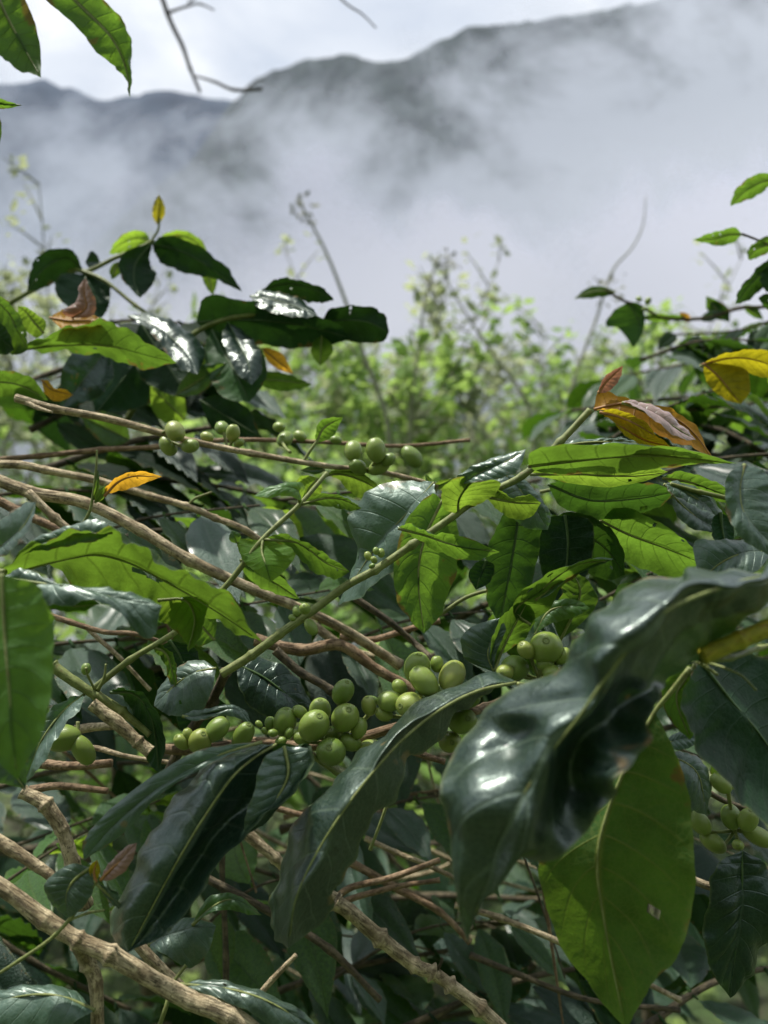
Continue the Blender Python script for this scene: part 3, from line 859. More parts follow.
FB = [
 ('shaded leafy branch behind the orange upright leaf on the left', [(-60, 520, .75), (60, 500, .8), (200, 470, .85)], 5, 5, .12, 'lsd'),
 ('shaded leafy branch directly under the tan berry branch, left', [(40, 470, .7), (140, 440, .75), (260, 420, .8)], 5, 5, .12, 'slds'),
 ('dark leafy branch below the arched leaf cluster, upper left', [(-40, 420, .85), (60, 370, .9), (180, 350, .95)], 5, 5, .13, 'sdl'),
 ('dark leafy branch behind the ribbed glossy leaf, upper left', [(30, 430, .8), (120, 390, .85), (230, 380, .9)], 4, 5, .12, 'sdl'),
 ('leafy branch crossing behind the bright three-leaf shoot', [(150, 560, .8), (250, 520, .8), (360, 500, .85)], 4, 5, .11, 'llg'),
 ('leafy branch behind the tip berries of the tan branch', [(330, 540, .85), (430, 500, .85), (540, 480, .9)], 4, 5, .11, 'lgd'),
 ('leafy branch low behind the two dark hanging leaves in the centre', [(420, 640, .75), (520, 590, .75), (640, 560, .8)], 5, 5, .12, 'lsd'),
 ('leafy branch behind the long light green leaf on the right', [(520, 540, .7), (620, 500, .72), (760, 470, .75)], 5, 6, .12, 'lgg'),
 ('leafy branch behind the yellow drooping leaf, far right', [(790, 470, .8), (720, 430, .85), (640, 420, .9)], 4, 8, .11, 'lgd'),
 ('dark leafy branch behind the orange leaf pair', [(800, 420, 1.1), (700, 398, 1.15), (560, 412, 1.2)], 4, 9, .12, 'slg'),
 ('thin leafy branch crossing the pale thicket on the right', [(800, 345, 1.15), (720, 358, 1.2), (600, 380, 1.25)], 2.6, 10, .10, 'lsg'),
 ('dark leafy branch under the yellow leaf at the right edge', [(820, 500, .9), (740, 460, .9), (660, 450, .95)], 5, 5, .12, 'lsd'),
 ('leafy branch in shade behind the berry row, left', [(120, 680, .65), (220, 650, .68), (330, 620, .7)], 5, 5, .11, 'lsd'),
 ('leafy branch in shade behind the berry row, right', [(350, 700, .7), (450, 650, .72), (560, 640, .75)], 5, 5, .11, 'llg'),
 ('dark leafy branch far inside the bush below the berry row', [(280, 830, .8), (400, 800, .8), (520, 780, .85)], 5, 5, .11, 'sdl'),
 ('dark leafy branch inside the bush left of the cut stub', [(80, 860, .7), (180, 850, .72), (290, 880, .75)], 5, 5, .11, 'sdl'),
 ('dark leafy branch inside the bush at the bottom left corner', [(-60, 900, .6), (30, 960, .62), (130, 1010, .65)], 5, 5, .11, 'dls'),
 ('dark leafy branch at the bottom centre below the long curled leaf', [(230, 1010, .65), (340, 970, .68), (450, 950, .7)], 5, 5, .11, 'sdl'),
 ('dark leafy branch at the bottom right of centre', [(400, 1030, .62), (520, 980, .65), (640, 960, .7)], 5, 5, .11, 'sdl'),
 ('dark leafy branch in the bottom right corner', [(640, 1030, .6), (720, 980, .62), (820, 960, .65)], 5, 5, .11, 'dls'),
 ('leafy branch behind the hanging backlit leaf', [(560, 860, .75), (660, 830, .75), (780, 800, .8)], 5, 5, .12, 'lsd'),
 ('leafy branch behind the right-hand berry cluster', [(620, 740, .8), (700, 720, .8), (800, 700, .85)], 5, 5, .12, 'ldg'),
 ('leafy branch behind the large dark bent leaf, above the berries', [(640, 620, .65), (720, 580, .7), (800, 520, .75)], 5, 5, .12, 'lgd'),
 ('leafy branch at the left edge behind the backlit edge leaf', [(-60, 700, .7), (40, 680, .7), (150, 640, .75)], 5, 5, .11, 'lsd'),
 ('shaded leafy branch behind the node with the small bud, left', [(-40, 800, .75), (60, 770, .75), (180, 760, .8)], 5, 5, .11, 'sdl'),
 ('far shaded branch deep inside the bush, centre bottom', [(180, 960, 1.0), (380, 900, 1.0), (560, 900, 1.0)], 6, 8, .13, 'sdl'),
 ('far shaded branch deep inside the bush, left bottom', [(-80, 860, 1.0), (80, 840, 1.0), (280, 780, 1.0)], 6, 8, .13, 'sdl'),
 ('far shaded branch deep inside the bush, right bottom', [(480, 1000, 1.0), (640, 900, 1.0), (820, 860, 1.0)], 6, 8, .13, 'sdl'),
 ('far shaded branch deep inside the bush, mid left', [(-60, 640, 1.1), (80, 600, 1.1), (260, 580, 1.1)], 6, 7, .13, 'slg'),
 ('far shaded branch deep inside the bush, mid right', [(480, 720, 1.1), (640, 700, 1.1), (820, 640, 1.1)], 6, 7, .13, 'slg'),
]
FB += [
 ('mid green leafy branch behind the tan berry branch, near its tip', [(280, 500, .62), (370, 490, .63), (470, 480, .64)], 2.4, 5, .085, 'ygg'),
 ('mid green leafy branch in the gap left of the straight young shoot', [(40, 560, .58), (140, 520, .59), (260, 505, .6)], 2.4, 6, .085, 'ygv'),
 ('mid green leafy branch below the straight young shoot', [(120, 640, .56), (220, 610, .57), (330, 590, .58)], 2.4, 6, .085, 'lgy'),
 ('mid green leafy branch between the main shoot and the berries', [(330, 650, .58), (410, 620, .58), (500, 610, .6)], 2.4, 5, .085, 'lgy'),
 ('mid green leafy branch rising behind the orange leaves', [(560, 480, .72), (640, 420, .75), (740, 380, .78)], 2.4, 8, .10, 'lgs'),
 ('dark green branch behind the pair of olive yellow leaves', [(640, 360, .95), (710, 340, .95), (810, 345, .95)], 2.4, 8, .10, 'sll'),
 ('mid green leafy branch under the silvery bent leaf', [(600, 600, .6), (680, 560, .6), (800, 520, .6)], 2.4, 5, .09, 'lgv'),
 ('mid green leafy branch low behind the curled leaf', [(330, 820, .62), (410, 800, .62), (500, 790, .62)], 2.4, 5, .08, 'ygv'),
 ('mid green leafy branch in the gap at the bottom centre', [(330, 980, .66), (420, 930, .66), (520, 920, .66)], 2.4, 6, .085, 'ygv'),
 ('mid green leafy branch in the gap behind the black-green leaf', [(180, 950, .6), (250, 890, .6), (330, 870, .6)], 2.4, 5, .08, 'lgy'),
 ('mid green leafy branch at the left behind the crooked pale branch', [(-20, 900, .56), (70, 840, .57), (160, 800, .58)], 2.4, 6, .085, 'lgy'),
 ('dark leafy branch knitting the upper left clump together', [(20, 400, .85), (120, 350, .86), (240, 345, .86)], 3, 6, .12, 'ssl'),
 ('dark leafy branch hanging under the arched leaves, upper left', [(60, 330, .9), (140, 320, .9), (230, 330, .9)], 2.4, 5, .10, 'sls'),
 ('dark sprigs at the right below the hanging tips', [(800, 310, .98), (740, 330, .98), (670, 335, .98)], 2, 7, .07, 'slg'),
 ('dark leafy branch behind the upright twig with the orange leaf', [(-40, 500, .68), (60, 490, .7), (190, 500, .72)], 3, 5, .11, 'sdl'),
 ('dark leafy branch filling the gap above the holed leaf', [(60, 560, .62), (160, 530, .64), (300, 540, .66)], 3, 5, .11, 'slg'),
 ('dark leafy branch behind the grey-tan sloping branch', [(160, 480, .75), (240, 490, .76), (350, 520, .78)], 3, 5, .11, 'slg'),
 ('dark leafy branch left of the berry row in deep shade', [(0, 650, .62), (110, 640, .63), (220, 640, .65)], 3, 5, .11, 'slg'),
 ('dark leafy branch behind the two hanging leaves of the main shoot', [(430, 560, .66), (520, 540, .67), (640, 520, .7)], 3, 5, .12, 'slg'),
 ('dark leafy branch at the right behind the silvery bent leaf', [(640, 480, .62), (710, 460, .64), (820, 450, .66)], 3, 5, .11, 'sdl'),
 ('shaded leafy branch between the orange leaf and the yellow leaf', [(610, 430, .8), (690, 410, .82), (800, 400, .85)], 3, 5, .11, 'sdl'),
]
rq = random.Random(77)
side = ['far left', 'left', 'left of centre', 'centre', 'right of centre', 'right', 'far right']
for row, (yy, dd) in enumerate(((450, 1.35), (540, 1.3), (640, 1.25), (740, 1.2), (840, 1.1), (940, 1.05), (1020, 1.0))):
    for c in range(4):
        x0 = -90 + c * 235 + rq.uniform(-30, 30); y0 = yy + rq.uniform(-20, 20)
        if row == 0 or (row == 1 and c in (1, 2)) or (row == 2 and c == 1): continue
        FB.append(('dim leafy branch in the deep shade of the bush interior',
                   [(x0, y0 + 20, dd), (x0 + 110, y0, dd + .03), (x0 + 240, y0 - 15, dd)], 4, 5, .13, 'sslg'))
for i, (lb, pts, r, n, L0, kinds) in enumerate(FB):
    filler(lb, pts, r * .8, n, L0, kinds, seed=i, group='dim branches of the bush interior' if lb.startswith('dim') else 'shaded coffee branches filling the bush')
# ================================================================== THE COFFEE BRANCHES IN FOCUS
# --- top left overhanging tip
b = Br('overhanging branch tip entering at the top left corner with two green leaves', [(-60, 30, .36), (0, -20, .36), (60, -30, .37)], 4, 3, M_SHOOT)
leaf3(b, [(-12, -25, .35), (6, 15, .35), (24, 48, .35), (41, 78, .345)], [(-30, 5), (-12, 40), (12, 66)], [(12, -15), (30, 10), (40, 45)], -.004, .004, 'g', 'dn')
leaf3(b, [(50, -25, .36), (85, 10, .355), (112, 38, .35), (127, 70, .35), (130, 98, .35)], [(42, -5), (75, 25), (100, 55), (122, 74)], [(78, -22), (108, 5), (128, 32), (130, 68)], .004, -.006, 'g', 'dn')
leaf2(b, (-25, 100), (22, 105), 10, .38, roll=30, mat='g', face='dn')
leaf2(b, (-12, 105), (-1, 148), 16, .38, roll=10, mat='g', face='dn')

tw = Br('bare dark twig hanging into the sky at the top', [(150, -40, 2.0), (168, 15, 2.0), (182, 45, 2.0), (190, 68, 2.0), (200, 92, 2.0)], 2.6, 1.6, M_TWIGD, 'bare_twig', 'twig', stem='twig_stem')
tw.twig([(170, 12, 2.0), (188, 6, 2.0), (200, 4, 2.0), (214, 10, 2.0)], 1.5, .8, M_TWIGD)
tw.twig([(188, 3, 2.0), (198, -4, 2.0), (206, -12, 2.0)], 1.1, .6, M_TWIGD)
tw.twig([(196, 76, 2.0), (215, 82, 2.0), (235, 90, 2.0), (262, 89, 2.0)], 1.0, 2.0, M_TWIGD)
tw.twig([(246, 90, 2.0), (256, 82, 2.0), (266, 80, 2.0)], 1.0, .6, M_TWIGD)
Br('thin bare twig at the top centre above the ridge', [(300, -50, 1.5), (340, -2, 1.5), (362, 14, 1.5), (376, 28, 1.5)], 1.2, .7, M_TWIGD, 'bare_twig', 'twig', stem='twig_stem', jit=.05)

# --- upper left cluster against the mist
b = Br('upper left branch with arched dark leaves against the mist', [(-30, 330, .82), (10, 303, .8), (45, 284, .79), (72, 271, .78), (88, 271, .78), (115, 258, .78), (140, 248, .78), (154, 240, .78)], 2.6, 2, M_SHOOT)
b.twig([(82, 271, .78), (105, 281, .77), (135, 305, .76), (165, 325, .75)], 2.2, 1.6, M_SHOOT)
b.twig([(152, 240, .78), (158, 230, .78), (160, 218, .78)], 1.4, 1, M_SHOOT)
leaf2(b, (157, 224), (159, 194), 13, .78, roll=20, mat='w', label='small yellow bud leaf')
leaf3(b, [(82, 268, .78), (66, 258, .77), (45, 268, .76), (27, 291, .75)], [(72, 250), (48, 250), (33, 265)], [(74, 272), (56, 282), (38, 290)], -.01, .01, 'd', 'dn')
leaf3(b, [(85, 274, .78), (88, 295, .76), (95, 320, .75)], [(62, 274), (55, 290), (72, 312)], [(108, 280), (110, 300), (104, 315)], -.01, .01, 'd', 'dn')
leaf2(b, (100, 262), (85, 262), 20, .79, roll=20, mat='d')
leaf3(b, [(152, 244, .78), (178, 250, .77), (208, 266, .76), (242, 292, .75)], [(165, 236), (195, 244), (225, 266)], [(160, 262), (185, 273), (212, 278)], -.01, .01, 'd', 'dn')
leaf3(b, [(152, 243, .78), (136, 262, .77), (134, 280, .76), (140, 298, .75)], [(128, 250), (118, 264), (124, 282)], [(150, 262), (156, 274), (150, 288)], -.01, .01, 'd', 'dn')
leaf3(b, [(152, 242, .79), (138, 238, .8), (122, 243, .8), (109, 254, .8)], [(142, 231), (126, 233), (114, 243)], [(140, 246), (128, 252), (116, 254)], .0, .0, 'y', 'dn')
leaf3(b, [(158, 238, .79), (176, 236, .8), (192, 240, .8), (208, 254, .8)], [(170, 232), (185, 231), (201, 240)], [(172, 244), (186, 246), (196, 250)], .0, .0, 'y', 'dn')
leaf2(b, (206, 262), (213, 296), 15, .78, roll=20, mat='y', face='dn')
leaf2(b, (118, 262), (112, 280), 12, .80, roll=20, mat='y', face='dn')

b = Br('centre-left branch carrying the broad dark leaves that reach over the weeds', [(120, 430, .8), (160, 370, .76), (200, 330, .72), (250, 315, .7), (300, 318, .7), (340, 322, .7)], 3, 2, M_SHOOT)
leaf3(b, [(196, 322, .72), (250, 320, .7), (300, 325, .69), (352, 338, .68)], [(206, 296), (245, 300), (290, 308), (330, 320)], [(215, 340), (255, 345), (298, 348), (330, 345)], -.01, .01, 'd', 'dn')
leaf3(b, [(322, 322, .7), (345, 320, .69), (368, 322, .68), (389, 332, .67)], [(330, 309), (352, 306), (374, 308), (386, 318)], [(332, 338), (350, 341), (370, 343), (384, 341)], -.01, .01, 'd', 'dn')
leaf3(b, [(262, 290, .72), (285, 284, .71), (310, 288, .7), (334, 300, .69)], [(278, 279), (298, 280), (322, 288)], [(278, 296), (300, 300), (320, 303)], -.01, .01, 'd', 'dn')
leaf3(b, [(250, 296, .7), (275, 300, .69), (300, 308, .68), (318, 316, .67)], [(262, 290), (288, 294), (310, 306)], [(258, 306), (280, 314), (302, 318)], .01, -.01, 'd', 'up')
leaf2(b, (322, 336), (320, 366), 24, .69, roll=20, mat='y', face='dn')
leaf3(b, [(212, 330, .71), (225, 355, .69), (238, 378, .67), (250, 402, .66)], [(205, 345), (208, 375), (225, 398)], [(240, 340), (262, 350), (266, 378)], .0, .01, 'l', 'dn')
leaf3(b, [(228, 322, .7), (240, 345, .68), (248, 362, .66), (252, 385, .65)], [(222, 335), (228, 355), (238, 375)], [(248, 335), (260, 350), (262, 370)], .0, .0, 'd', 'up')
leaf3(b, [(128, 316, .72), (158, 328, .7), (182, 348, .68), (198, 374, .66)], [(145, 328), (162, 345), (180, 368)], [(150, 314), (180, 325), (205, 348)], -.01, .02, 'd', 'up')
leaf2(b, (140, 322), (190, 400), 62, .74, .72, roll=10, mat='d', face='dn')
leaf2(b, (150, 345), (95, 415), 66, .76, .74, roll=10, mat='d', face='dn')
leaf2(b, (110, 345), (58, 412), 46, .70, .66, roll=-10, mat='d', face='up', quilt=.0022, label='glossy leaf with strongly raised ribs')
leaf2(b, (200, 400), (262, 438), 40, .72, .7, roll=15, mat='d', face='dn')
leaf2(b, (262, 348), (293, 374), 15, .70, roll=20, mat='o', face='dn', label='small orange leaf')
leaf3(b, [(250, 380, .7), (275, 380, .69), (312, 384, .68)], [(262, 372), (285, 373), (300, 379)], [(262, 386), (284, 391), (300, 389)], .0, .0, 'g', 'dn')
leaf2(b, (176, 395), (228, 362), 24, .68, .68, roll=-20, mat='g', face='up')
leaf2(b, (205, 352), (220, 378), 18, .72, roll=10, mat='y', face='dn')
leaf2(b, (185, 420), (150, 386), 34, .76, .74, roll=10, mat='y', face='dn')
leaf2(b, (130, 440), (80, 415), 34, .72, .7, roll=20, mat='g', face='up')

b = Br('left edge shoot with a flat backlit green leaf and a curled brown leaf', [(-40, 345, .62), (0, 347, .62), (30, 345, .62), (48, 340, .62)], 2.6, 1.8, M_SHOOT)
leaf3(b, [(18, 350, .62), (65, 345, .61), (115, 347, .60), (177, 363, .59)], [(40, 338), (75, 326), (112, 322), (142, 338)], [(40, 352), (75, 351), (112, 358), (140, 369)], -.02, .02, 'g', 'dn')
leaf3(b, [(44, 333, .61), (34, 322, .61), (26, 312, .61), (18, 306, .61)], [(46, 322), (36, 314), (26, 307)], [(36, 338), (26, 330), (20, 318)], mat='y', face='dn')
leaf3(b, [(-15, 295, .6), (5, 308, .6), (18, 330, .6), (28, 350, .6)], [(0, 296), (18, 312), (26, 332)], [(-15, 320), (0, 345), (14, 355)], mat='g', face='dn')
leaf3(b, [(50, 318, .61), (70, 321, .6), (90, 321, .6), (108, 322, .6)], [(62, 311), (82, 312), (98, 316)], [(62, 328), (80, 328), (98, 326)], .01, -.01, 'o', 'dn', label='orange leaf with a pale glossy upper side')
leaf3(b, [(72, 318, .605), (86, 308, .6), (84, 294, .6), (86, 278, .6)], [(62, 312), (76, 300), (78, 286)], [(92, 316), (96, 302), (90, 288)], .0, .0, 'b', 'up', label='curled dry brown leaf')
leaf3(b, [(-25, 384, .58), (0, 382, .58), (22, 386, .58), (48, 400, .58)], [(-10, 373), (12, 371), (34, 380)], [(-10, 397), (12, 397), (34, 400)], mat='g', face='dn')
leaf3(b, [(42, 380, .6), (50, 388, .6), (60, 392, .6), (73, 395, .6)], [(49, 381), (55, 388), (65, 389)], [(45, 392), (54, 400), (64, 400)], mat='o', face='dn')
leaf3(b, [(-15, 320, .6), (0, 335, .6), (14, 350, .6)], [(-2, 320), (10, 332)], [(-12, 348), (4, 355)], mat='l', face='dn')

# --- tan berry branch across the left
b1 = Br('tan berry branch running from the left edge to the centre with green berries', [(16, 398, .50), (55, 409, .50), (105, 418, .50), (150, 430, .5), (195, 442, .5), (250, 453, .5), (320, 465, .5), (385, 473, .5), (438, 486, .5)], 4.2, 2.4, M_BARK)
b1.twig([(24, 401, .5), (38, 408, .495), (52, 412, .49)], 3, 1.2)
b1.twig([(438, 486, .5), (432, 500, .5), (428, 512, .5)], 1.4, 1, M_SHOOT)
b1.twig([(303, 462, .5), (312, 448, .5), (318, 440, .5)], 1.8, 1, M_SHOOT)
berries(b1, [(175, 431, 10), (168, 446, 9), (190, 446, 8)], .495, (160, 434, .5))
berries(b1, [(222, 428, 7.5), (233, 433, 7.5), (207, 437, 6), (239, 443, 5)], .51, (228, 448, .51))
berries(b1, [(353, 451, 9.5), (376, 450, 10.5), (358, 467, 8.5), (379, 467, 8.5, 1.3), (388, 460, 7)], .49, (366, 471, .5))
berries(b1, [(279, 427, 6), (285, 439, 8, 1.3)], .56, (290, 452, .5))
leaf3(b1, [(316, 443, .5), (322, 430, .5), (332, 422, .5), (343, 417, .5)], [(316, 434), (320, 422), (332, 417)], [(324, 441), (334, 434), (338, 425)], mat='g', face='dn')
leaf2(b1, (325, 470), (300, 470), 8, .5, mat='g')
leaf3(b1, [(322, 476, .5), (340, 474, .5), (360, 480, .5), (380, 490, .5)], [(335, 470), (355, 471), (372, 480)], [(336, 478), (350, 492), (365, 500)], mat='y', face='dn')
leaf3(b1, [(318, 478, .5), (308, 490, .5), (306, 502, .5)], [(302, 475), (294, 488)], [(322, 488), (318, 498)], mat='y', face='dn')
leaf2(b1, (430, 490), (452, 478), 9, .5, mat='y', roll=30)
leaf2(b1, (432, 488), (425, 474), 7, .5, mat='y', roll=30)

b2 = Br('thin brown berry branch just below the tan branch', [(-20, 461, .58), (40, 456, .58), (100, 450, .58), (155, 447, .58), (230, 440, .58), (320, 442, .58), (400, 446, .58), (470, 440, .58)], 3.0, 1.8, M_BARKR)
berries(b2, [(412, 457, 10, 1.2), (336, 440, 5), (300, 436, 6)], .57, (408, 446, .58))
b3 = Br('grey-tan branch sloping down from the left edge to the dark node', [(-20, 464, .52), (20, 465, .52), (45, 470, .52), (100, 481, .52), (150, 496, .52), (186, 506, .52), (215, 518, .52), (245, 530, .52), (280, 556, .54)], 4.2, 3, M_BARK)
b3.twig([(188, 505, .52), (196, 498, .52), (212, 492, .52)], 1.5, 1, M_SHOOT)
b4 = Br('thick pale branch sloping from the left edge behind the holed leaf', [(-20, 473, .47), (30, 492, .47), (85, 503, .47), (140, 530, .47), (190, 560, .47), (250, 588, .48), (330, 622, .5), (400, 665, .52)], 6.6, 5, M_BARK)
b4.twig([(28, 492, .46), (55, 518, .46), (80, 540, .46), (110, 575, .46)], 4.5, 3.5)
Br('second pale branch under the thick one at the left edge', [(-20, 490, .5), (20, 512, .5), (60, 530, .5), (110, 552, .5)], 5, 4, M_BARKR)

b5 = Br('short upright twig with an orange leaf standing in front of the pale branch', [(52, 548, .44), (72, 538, .44), (88, 515, .44), (93, 495, .44), (96, 470, .44), (97, 450, .44)], 2.2, 1, M_SHOOT)
leaf3(b5, [(104, 496, .44), (118, 482, .44), (135, 476, .44), (162, 477, .44)], [(108, 486), (122, 475), (140, 472)], [(112, 494), (126, 490), (144, 484)], mat='o', face='dn', label='bright orange young leaf')
leaf2(b5, (95, 503), (106, 484), 9, .44, mat='y', roll=30)
leaf2(b5, (93, 500), (98, 470), 5, .44, mat='y', roll=40)

# --- the green shoot from lower left to centre
b8 = Br('straight young green shoot with five light leaves, left of centre', [(92, 690, .43), (130, 660, .43), (178, 630, .43), (225, 587, .43), (262, 540, .43), (300, 504, .44), (327, 473, .45)], 3.3, 2.2, M_SHOOT)
leaf3(b8, [(300, 503, .44), (296, 490, .435), (280, 488, .43), (254, 496, .43)], [(304, 485), (290, 482), (268, 488)], [(298, 500), (284, 496), (268, 498)], mat='y', face='up')
leaf3(b8, [(263, 540, .43), (262, 552, .425), (266, 565, .42), (271, 582, .42)], [(238, 540), (243, 560), (256, 572)], [(288, 535), (296, 552), (288, 568)], .005, .005, 'y', 'dn')
leaf3(b8, [(265, 539, .43), (300, 543, .42), (325, 562, .42), (350, 572, .42)], [(285, 533), (312, 545), (330, 558)], [(290, 548), (312, 570), (335, 580)], mat='g', face='dn')
leaf2(b8, (237, 543), (232, 530), 12, .43, mat='g')
leaf3(b8, [(302, 504, .44), (325, 498, .44), (345, 500, .44), (362, 508, .44)], [(320, 494), (340, 495), (352, 500)], [(320, 506), (338, 508), (352, 510)], mat='g', face='dn')
leaf2(b8, (240, 560), (300, 600), 26, .45, .46, mat='g', roll=40)
leaf3(b8, [(150, 646, .43), (165, 652, .43), (172, 668, .43), (176, 690, .43)], [(160, 645), (174, 655), (178, 672)], [(156, 652), (166, 664), (170, 682)], mat='g', face='dn')

# --- holed leaf and its neighbours
b = Br('branch tip at the left edge with a large chewed leaf and a backlit edge leaf', [(-60, 560, .38), (-20, 570, .37), (5, 572, .36)], 4, 3, M_SHOOT)
leaf3(b, [(-8, 580, .38), (50, 562, .375), (105, 555, .37), (160, 578, .37), (215, 610, .37), (262, 642, .37)], [(20, 552), (60, 536), (105, 528), (135, 546), (175, 570), (225, 592)], [(40, 560), (85, 592), (130, 603), (180, 602), (225, 628)], -.03, .025, 'h', 'dn', nl=80, nw=14, holes=[(.56, .25, .05, .15), (.50, .30, .02, .08), (.63, .2, .03, .1)], wave=.012, wf=7, label='large backlit leaf with a chewed brown hole')
leaf3(b, [(112, 532, .352), (80, 535, .352), (50, 541, .355), (20, 553, .36)], [(100, 520), (68, 526), (38, 538)], [(98, 541), (70, 545), (42, 550)], mat='l', face='up')  # pale strip standing in for the top-lit rim of the chewed leaf
leaf3(b, [(158, 600, .375), (185, 600, .375), (195, 620, .375), (188, 652, .375)], [(158, 618), (172, 628), (185, 642)], [(205, 600), (204, 618), (198, 640)], mat='y', face='dn')
leaf3(b, [(0, 577, .34), (40, 583, .335), (85, 590, .33), (125, 600, .33), (162, 606, .33)], [(25, 568), (62, 586), (112, 590), (145, 598)], [(25, 592), (60, 608), (105, 602), (148, 640)], 0, 0, 'l', 'up', nl=60, wave=.012, wf=7)
leaf3(b, [(28, 572, .34), (50, 592, .34), (70, 605, .34), (100, 604, .34)], [(45, 578), (66, 590), (86, 598)], [(28, 595), (50, 610), (78, 612)], mat='g', face='dn')
leaf3(b, [(2, 574, .29), (5, 630, .285), (10, 690, .28), (18, 780, .28)], [(-35, 600), (-45, 660), (-30, 730)], [(42, 590), (56, 640), (48, 720)], .004, -.004, 'g', 'dn', nl=60, nw=12)
leaf3(b, [(-12, 555, .36), (10, 540, .355), (24, 525, .35), (36, 502, .35)], [(-8, 532), (8, 515), (24, 503)], [(4, 556), (16, 545), (30, 525)], mat='l', face='up')
leaf2(b, (-10, 740), (25, 790), 40, .34, mat='l', roll=30)

# --- node at left with the thick green piece
b9 = Br('knobbly green-brown node branch at the left with two berries under a grey leaf', [(52, 666, .42), (75, 682, .42), (97, 696, .42), (122, 712, .42), (150, 735, .42)], 6, 3.4, M_SHOOT, knots=.5, jit=.3)
b9.twig([(98, 690, .42), (104, 678, .42), (106, 664, .42)], 2, 1, M_SHOOT)
b9.twig([(95, 690, .42), (88, 676, .415), (86, 668, .41)], 1.4, 1, M_SHOOT)
leaf3(b9, [(84, 694, .42), (62, 712, .41), (40, 742, .4), (24, 784, .4)], [(66, 698), (42, 716), (24, 752)], [(80, 706), (60, 734), (42, 765)], .0, -.01, 'l', 'up')
leaf3(b9, [(110, 692, .42), (135, 694, .42), (152, 718, .42), (160, 775, .42)], [(122, 688), (148, 697), (164, 735)], [(125, 700), (136, 725), (145, 760)], mat='d', face='dn')
berries(b9, [(62, 738, 15, 1.15), (83, 750, 11, 1.4), (86, 669, 5)], .42, (78, 722, .43))
Br('short pale broken bark piece ending beside the left berries', [(92, 704, .41), (118, 724, .41), (138, 742, .41), (150, 752, .41)], 6, 7.5, M_BARK, jit=.3)

# --- main shoot through the centre
b6 = Br('long green-brown shoot rising from the dark node to the orange leaves', [(222, 674, .42), (252, 655, .42), (280, 634, .42), (315, 609, .42), (346, 586, .42), (375, 570, .42), (412, 545, .42), (455, 515, .42), (480, 497, .42), (522, 476, .42), (560, 442, .42), (590, 410, .42)], 4.6, 3.2, M_SHOOT, knots=.5)
berries(b6, [(368, 556, 4), (374, 560, 3.6), (381, 553, 4), (376, 551, 3.4), (372, 566, 3)], .415, (374, 568, .42))
berries(b6, [(297, 611, 5), (305, 609, 6), (311, 627, 6.5, 1.3), (293, 618, 4)], .415, (300, 620, .42))
leaf3(b6, [(434, 482, .45), (408, 512, .45), (372, 552, .455), (338, 606, .46)], [(410, 480), (372, 488), (350, 518), (356, 560)], [(436, 500), (432, 532), (398, 566), (358, 596)], 0, 0, 'l', 'up', quilt=.0012, nl=60)
leaf3(b6, [(442, 500, .43), (424, 540, .43), (418, 580, .43), (424, 634, .43)], [(428, 495), (400, 535), (394, 590), (408, 618)], [(452, 505), (458, 555), (444, 610)], .0, .01, 'g', 'dn', nl=60)
leaf3(b6, [(458, 514, .42), (458, 500, .415), (465, 488, .41), (475, 478, .41)], [(444, 508), (442, 488), (458, 477)], [(470, 508), (490, 496), (500, 482)], mat='y', face='dn')
leaf3(b6, [(462, 484, .41), (482, 472, .405), (505, 462, .40), (526, 449, .40)], [(458, 478), (475, 465), (502, 455)], [(478, 482), (500, 478), (518, 470)], mat='l', face='up')
leaf3(b6, [(484, 496, .425), (502, 500, .42), (520, 503, .42), (541, 503, .42)], [(500, 490), (512, 498), (530, 495)], [(496, 510), (512, 520), (530, 518)], mat='y', face='dn')
leaf3(b6, [(398, 528, .41), (425, 535, .41), (455, 545, .41), (500, 552, .42)], [(410, 524), (430, 533), (460, 535)], [(415, 538), (440, 552), (470, 560)], mat='g', face='dn')
leaf3(b6, [(520, 500, .45), (515, 540, .45), (508, 580, .45), (500, 625, .45)], [(500, 520), (485, 560), (488, 600)], [(540, 520), (538, 560), (522, 600)], mat='l', face='dn')
leaf3(b6, [(565, 515, .46), (568, 540, .46), (566, 570, .46), (560, 605, .46)], [(545, 520), (538, 550), (545, 585)], [(590, 520), (594, 545), (584, 580)], mat='d', face='dn')
leaf3(b6, [(486, 560, .44), (480, 575, .44), (476, 590, .44)], [(476, 562), (468, 575)], [(494, 566), (490, 582)], mat='d', face='dn')
leaf3(b6, [(505, 475, .44), (520, 490, .44), (535, 510, .44), (548, 530, .44)], [(490, 488), (502, 508), (525, 528)], [(525, 480), (540, 498), (550, 515)], mat='l', face='up')
leaf3(b6, [(528, 466, .41), (580, 460, .405), (640, 455, .40), (690, 458, .4), (738, 464, .4)], [(535, 449), (590, 444), (645, 443), (695, 452)], [(545, 474), (600, 473), (650, 470), (700, 464)], -.015, .015, 'g', 'dn', nl=60, wave=.004, label='long flat light green leaf')
leaf3(b6, [(530, 474, .43), (580, 474, .43), (630, 476, .43), (668, 472, .43)], [(550, 466), (600, 464), (645, 466)], [(555, 480), (600, 487), (645, 482)], mat='y', face='dn', wave=.004)
leaf3(b6, [(560, 446, .43), (590, 442, .43), (620, 442, .43), (650, 444, .43)], [(580, 438), (610, 438), (632, 440)], [(580, 450), (605, 450), (632, 449)], mat='l', face='up')
leaf3(b6, [(548, 484, .46), (590, 500, .46), (640, 498, .46), (680, 490, .46)], [(570, 478), (610, 482), (650, 484)], [(560, 505), (600, 520), (650, 512)], mat='l', face='dn')
leaf3(b6, [(600, 520, .47), (630, 535, .47), (665, 548, .47), (700, 562, .47)], [(620, 508), (655, 520), (690, 545)], [(605, 545), (640, 568), (680, 578)], mat='g', face='dn')
